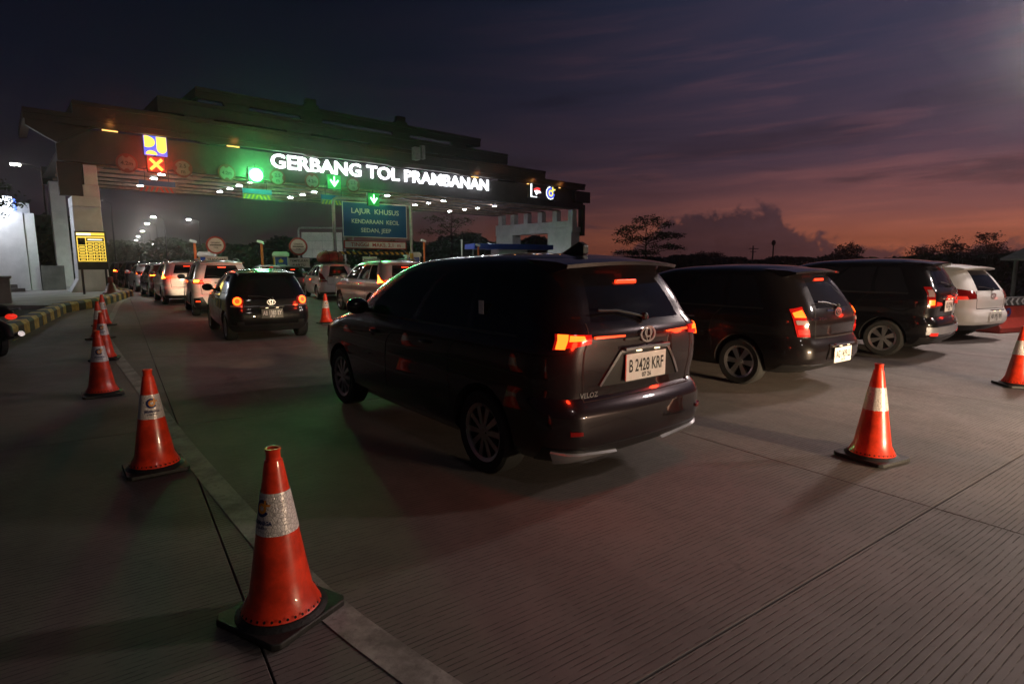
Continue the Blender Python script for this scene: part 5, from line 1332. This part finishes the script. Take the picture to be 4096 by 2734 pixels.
# ================================================================== TREES
def tree(name, label, loc, hgt, clusters, trunk_r=.12, leaf=.16, nleaf=260, mt='leaf_dark', lean=(0, 0), seed=1, group=None, fork=.45):
    rnd = random.Random(seed); t = thing(name, label, 'tree', (*loc, -.08), 0, group)
    top = Vector((lean[0], lean[1], hgt * .8)); b = MB()
    fk = Vector((lean[0] * .4, lean[1] * .4, hgt * fork))
    b.tube([(0, 0, 0), fk * .5 + Vector((rnd.uniform(-.1, .1), 0, 0)), fk, (fk + top) / 2 + Vector((rnd.uniform(-.1, .1), rnd.uniform(-.1, .1), 0)), top], [trunk_r, trunk_r * .85, trunk_r * .7, trunk_r * .42, trunk_r * .15], 8)
    for (cx, cy_, cz, rx, ry, rz_) in clusters:
        c = Vector((cx, cy_, cz)); st = fk.lerp(top, min(.9, max(0, (cz - fk.z) / max(.1, top.z - fk.z) * .6)))
        md_ = (st + c) / 2 + Vector((rnd.uniform(-.12, .12), rnd.uniform(-.12, .12), -.10 * (c - st).length * .5))
        b.tube([st, md_, c], [trunk_r * .38, trunk_r * .24, trunk_r * .08], 6)
        for q in range(3):
            e = c + Vector((rnd.uniform(-.8, .8) * rx, rnd.uniform(-.8, .8) * ry, rnd.uniform(-.3, .8) * rz_)); b.tube([md_.lerp(c, .6), e], [trunk_r * .12, trunk_r * .04], 5)
    b.build('trunk', 'bark', t, 60)
    vs = []; fs = []
    for (cx, cy_, cz, rx, ry, rz_) in clusters:
        n = int(nleaf * max(.3, rx * ry * 1.1 + rz_ * rx))
        # small twigs with leaflets, so the outline breaks up
        for _ in range(max(6, n // 7)):
            th = rnd.uniform(0, 2 * math.pi); rr = math.sqrt(rnd.random()); ph = rnd.uniform(-1, 1)
            o = Vector((cx + rx * rr * math.cos(th), cy_ + ry * rr * math.sin(th), cz + rz_ * ph * math.sqrt(max(0, 1 - rr * rr)) + .1 * rz_))
            dv = Vector((math.cos(th) + rnd.uniform(-.5, .5), math.sin(th) + rnd.uniform(-.5, .5), rnd.uniform(-.45, .35))).normalized()
            for k in range(7):
                p = o + dv * leaf * .55 * k + Vector((rnd.uniform(-1, 1), rnd.uniform(-1, 1), rnd.uniform(-1, 1))) * leaf * .35
                ax = Vector((rnd.uniform(-1, 1), rnd.uniform(-1, 1), rnd.uniform(-.7, .4))).normalized(); s2 = ax.orthogonal().normalized(); s2.rotate(Matrix.Rotation(rnd.uniform(0, 6.28), 3, ax))
                l = leaf * rnd.uniform(.6, 1.25); i0 = len(vs)
                vs += [p, p + ax * l * .5 + s2 * l * .24, p + ax * l, p + ax * l * .5 - s2 * l * .24]; fs.append((i0, i0 + 1, i0 + 2, i0 + 3))
    me = bpy.data.meshes.new('crown'); me.from_pydata([tuple(v) for v in vs], [], fs); me.materials.append(MATS[mt]); obj('crown', me, t)
    return t
tree('umbrella_tree', 'lone layered tree with thin trunk against the sunset right of the gate', (10.5, 45), 5.5,
     [(0, 0, 4.95, .85, .8, .30), (-1.05, .2, 4.35, .75, .7, .22), (-1.75, -.1, 4.0, .6, .6, .2), (1.15, .1, 4.55, .6, .6, .2), (.95, -.2, 3.85, .8, .7, .28), (1.85, .2, 3.75, .75, .6, .28), (-.9, .1, 3.55, .75, .6, .22), (-1.7, 0, 3.35, .5, .5, .16), (1.4, .1, 2.95, .9, .6, .2), (.3, 0, 3.5, .4, .4, .2), (2.2, 0, 2.8, .5, .4, .14), (-.4, 0, 2.45, 1.1, .8, .25), (-1.6, 0, 2.5, .6, .5, .12)], .10, .16, 620, 'leaf_dark', (-.1, 0), 3, fork=.38)
tree('layered_tree', 'tall layered tree seen dark under the gate roof left of the right wall', (-7.4, 70), 8.4,
     [(0, 0, 7.9, 1.4, 1.2, .5), (-1.6, 0, 6.9, 1.3, 1, .4), (1.5, 0, 6.7, 1.3, 1, .4), (-1.9, .3, 5.4, 1.5, 1, .35), (1.8, 0, 5.0, 1.6, 1, .35), (-1.2, 0, 4.0, 1.5, 1, .4), (2.4, 0, 3.7, 1.6, 1, .3), (0, 0, 3.0, 1.7, 1.2, .5), (0, 0, 6.0, .9, .9, .6)], .2, .22, 200, 'leaf_mid', (.1, 0), 5, fork=.3)
tree('roadside_tree', 'leafy dark branches hanging in at the left edge before the white building', (-19.95, 21.6), 5.0,
     [(.25, 0, 4.35, .8, .6, .4), (.8, 0, 4.0, .55, .5, .25), (.1, 0, 3.65, .6, .5, .3), (-.8, 0, 4.3, .9, .8, .5), (-.6, 0, 3.5, .7, .6, .4), (1.25, -.1, 3.85, .3, .3, .12), (-.2, 0, 3.1, .5, .4, .2)], .08, .15, 420, 'leaf_dark', (0, 0), 8, fork=.5)
TR = random.Random(21)
sil = [(46.6, 80, 4.6, 1.6, 'low bushy tree on the right horizon above the brown black minivan'), (56.8, 80, 4.2, 1.5, 'small rounded tree on the right horizon left of the tall pair'), (61.3, 80, 5.2, 1.2, 'narrow tall tree on the right horizon above the black minivan spoiler'), (65.8, 80, 6.4, 1.4, 'tallest tree on the right horizon with a separate round top'), (33.0, 95, 3.6, 2.2, 'low distant bush beside the utility pole'), (71.5, 84, 3.6, 2.4, 'broad dark tree at the far right behind the stall')]
for i, (x, y, h_, rx, lab) in enumerate(sil):
    cl = [(TR.uniform(-.5, .5) * rx, 0, h_ * q, rx * TR.uniform(.5, .85), rx * .6, h_ * .16) for q in (.35, .5, .65, .8, .92)]
    if 'tallest' in lab: cl = [(0, 0, 6.0, .9, .8, .6), (.5, 0, 4.6, 1.0, .9, .6), (-.2, 0, 3.7, 1.5, 1, .6), (1.6, 0, 3.9, .8, .6, .5), (0, 0, 2.4, 2.0, 1.4, .7)]
    cl = [(a, b_, c * .86, d_ * .9, e, f) for a, b_, c, d_, e, f in cl]
    tree('horizon_tree', lab, (x, y), h_ * .86, cl, .14, .30, 330, 'leaf_dark', (0, 0), 30 + i, 'trees on the right horizon', fork=.4)
# dark hedge and tree masses along the horizon
def foliage_mass(name, pts, hfun, depth, leaf, n, label, seed):
    rnd = random.Random(seed); vs = []; fs = []
    for _ in range(n):
        i = rnd.randrange(len(pts) - 1); t_ = rnd.random(); x = pts[i][0] * (1 - t_) + pts[i + 1][0] * t_; y = pts[i][1] * (1 - t_) + pts[i + 1][1] * t_
        hh = hfun(x, y); z = hh * (1 - rnd.random() ** 2.2); p = Vector((x + rnd.gauss(0, .4), y + rnd.uniform(0, depth), z))
        ax = Vector((rnd.uniform(-1, 1), rnd.uniform(-1, 1), rnd.uniform(-1, 1))).normalized(); s2 = ax.orthogonal().normalized(); l = leaf * rnd.uniform(.6, 1.4); i0 = len(vs)
        vs += [p - ax * l * .5, p + s2 * l * .4, p + ax * l * .5, p - s2 * l * .4]; fs.append((i0, i0 + 1, i0 + 2, i0 + 3))
    me = bpy.data.meshes.new(name); me.from_pydata([tuple(v) for v in vs], [], fs); me.materials.append(MATS['leaf_dark']); o = obj(name, me); tag(o, label, 'foliage', kind='stuff')
wav = lambda a, k: (math.sin(a * .31 + k) + math.sin(a * .83 + 2 * k) + .6 * math.sin(a * 1.9 + k)) / 2.6
foliage_mass('hedge', [(8, 62), (34, 78), (62, 74), (84, 66)], lambda x, y: 2.1 + .5 * wav(x, 1) + max(0, (x - 50) * .035), 3, .55, 16000, 'dark hedge line along the right horizon', 3)
foliage_mass('hedge', [(14.5, 22), (20, 23.5), (30, 22)], lambda x, y: 1.75 + .2 * wav(x * 2, 2), 2, .30, 6000, 'dark bushes behind the stall at the right', 4)
foliage_mass('tree_line', [(-120, 130), (-70, 118), (-20, 105), (10, 92)], lambda x, y: 5.2 + 1.6 * wav(x * .6, 3), 8, .9, 16000, 'dark tree mass beyond the toll gate', 5)
foliage_mass('tree_line', [(-75, 60), (-58, 57), (-43, 51), (-36.5, 45)], lambda x, y: 5.0 + 1.3 * wav(x, 4), 4, .6, 12000, 'dark tree mass between white building and left pillar', 6)
# utility poles
for x, y, z, lab in [(33.47, 80, 3.9, 'utility pole with crossarms on the right horizon'), (36.27, 80, 4.4, 'thin pole with small tank beside the utility pole')]:
    t = thing('utility_pole', lab, 'utility pole', (x, y, -.08))
    b = MB(); b.tube([(0, 0, 0), (0, 0, z + .1)], [.13, .09], 8); b.build('pole', 'steel_dark', t)
    b = MB()
    if 'cross' in lab: b.box(-.6, .75, -.05, .05, z - .35, z - .25); b.box(-.35, .45, -.05, .05, z - .75, z - .66)
    else: b.ellipsoid((0, 0, z), (.28, .28, .4), 10, 8)
    b.build('crossarm' if 'cross' in lab else 'tank', 'steel_dark', t)

# ================================================================== HAZE VOLUME, added to give the lamps a halo
hz = MB(); hz.box(-440, 340, -70, 490, -1.2, 13.5)
hm = bpy.data.materials.new('haze_air'); hm.use_nodes = True; nt = NT(hm.node_tree); nt.n.clear()
pvn = nt.node('ShaderNodeVolumePrincipled'); pvn.inputs['Color'].default_value = (.9, .92, .95, 1); pvn.inputs['Density'].default_value = HAZE_D; pvn.inputs['Anisotropy'].default_value = .93
o_ = nt.node('ShaderNodeOutputMaterial'); nt.l.new(pvn.outputs[0], o_.inputs['Volume']); MATS['haze_air'] = hm
if HAZE_D > 0: tag(hz.build('haze', 'haze_air'), kind='stuff')
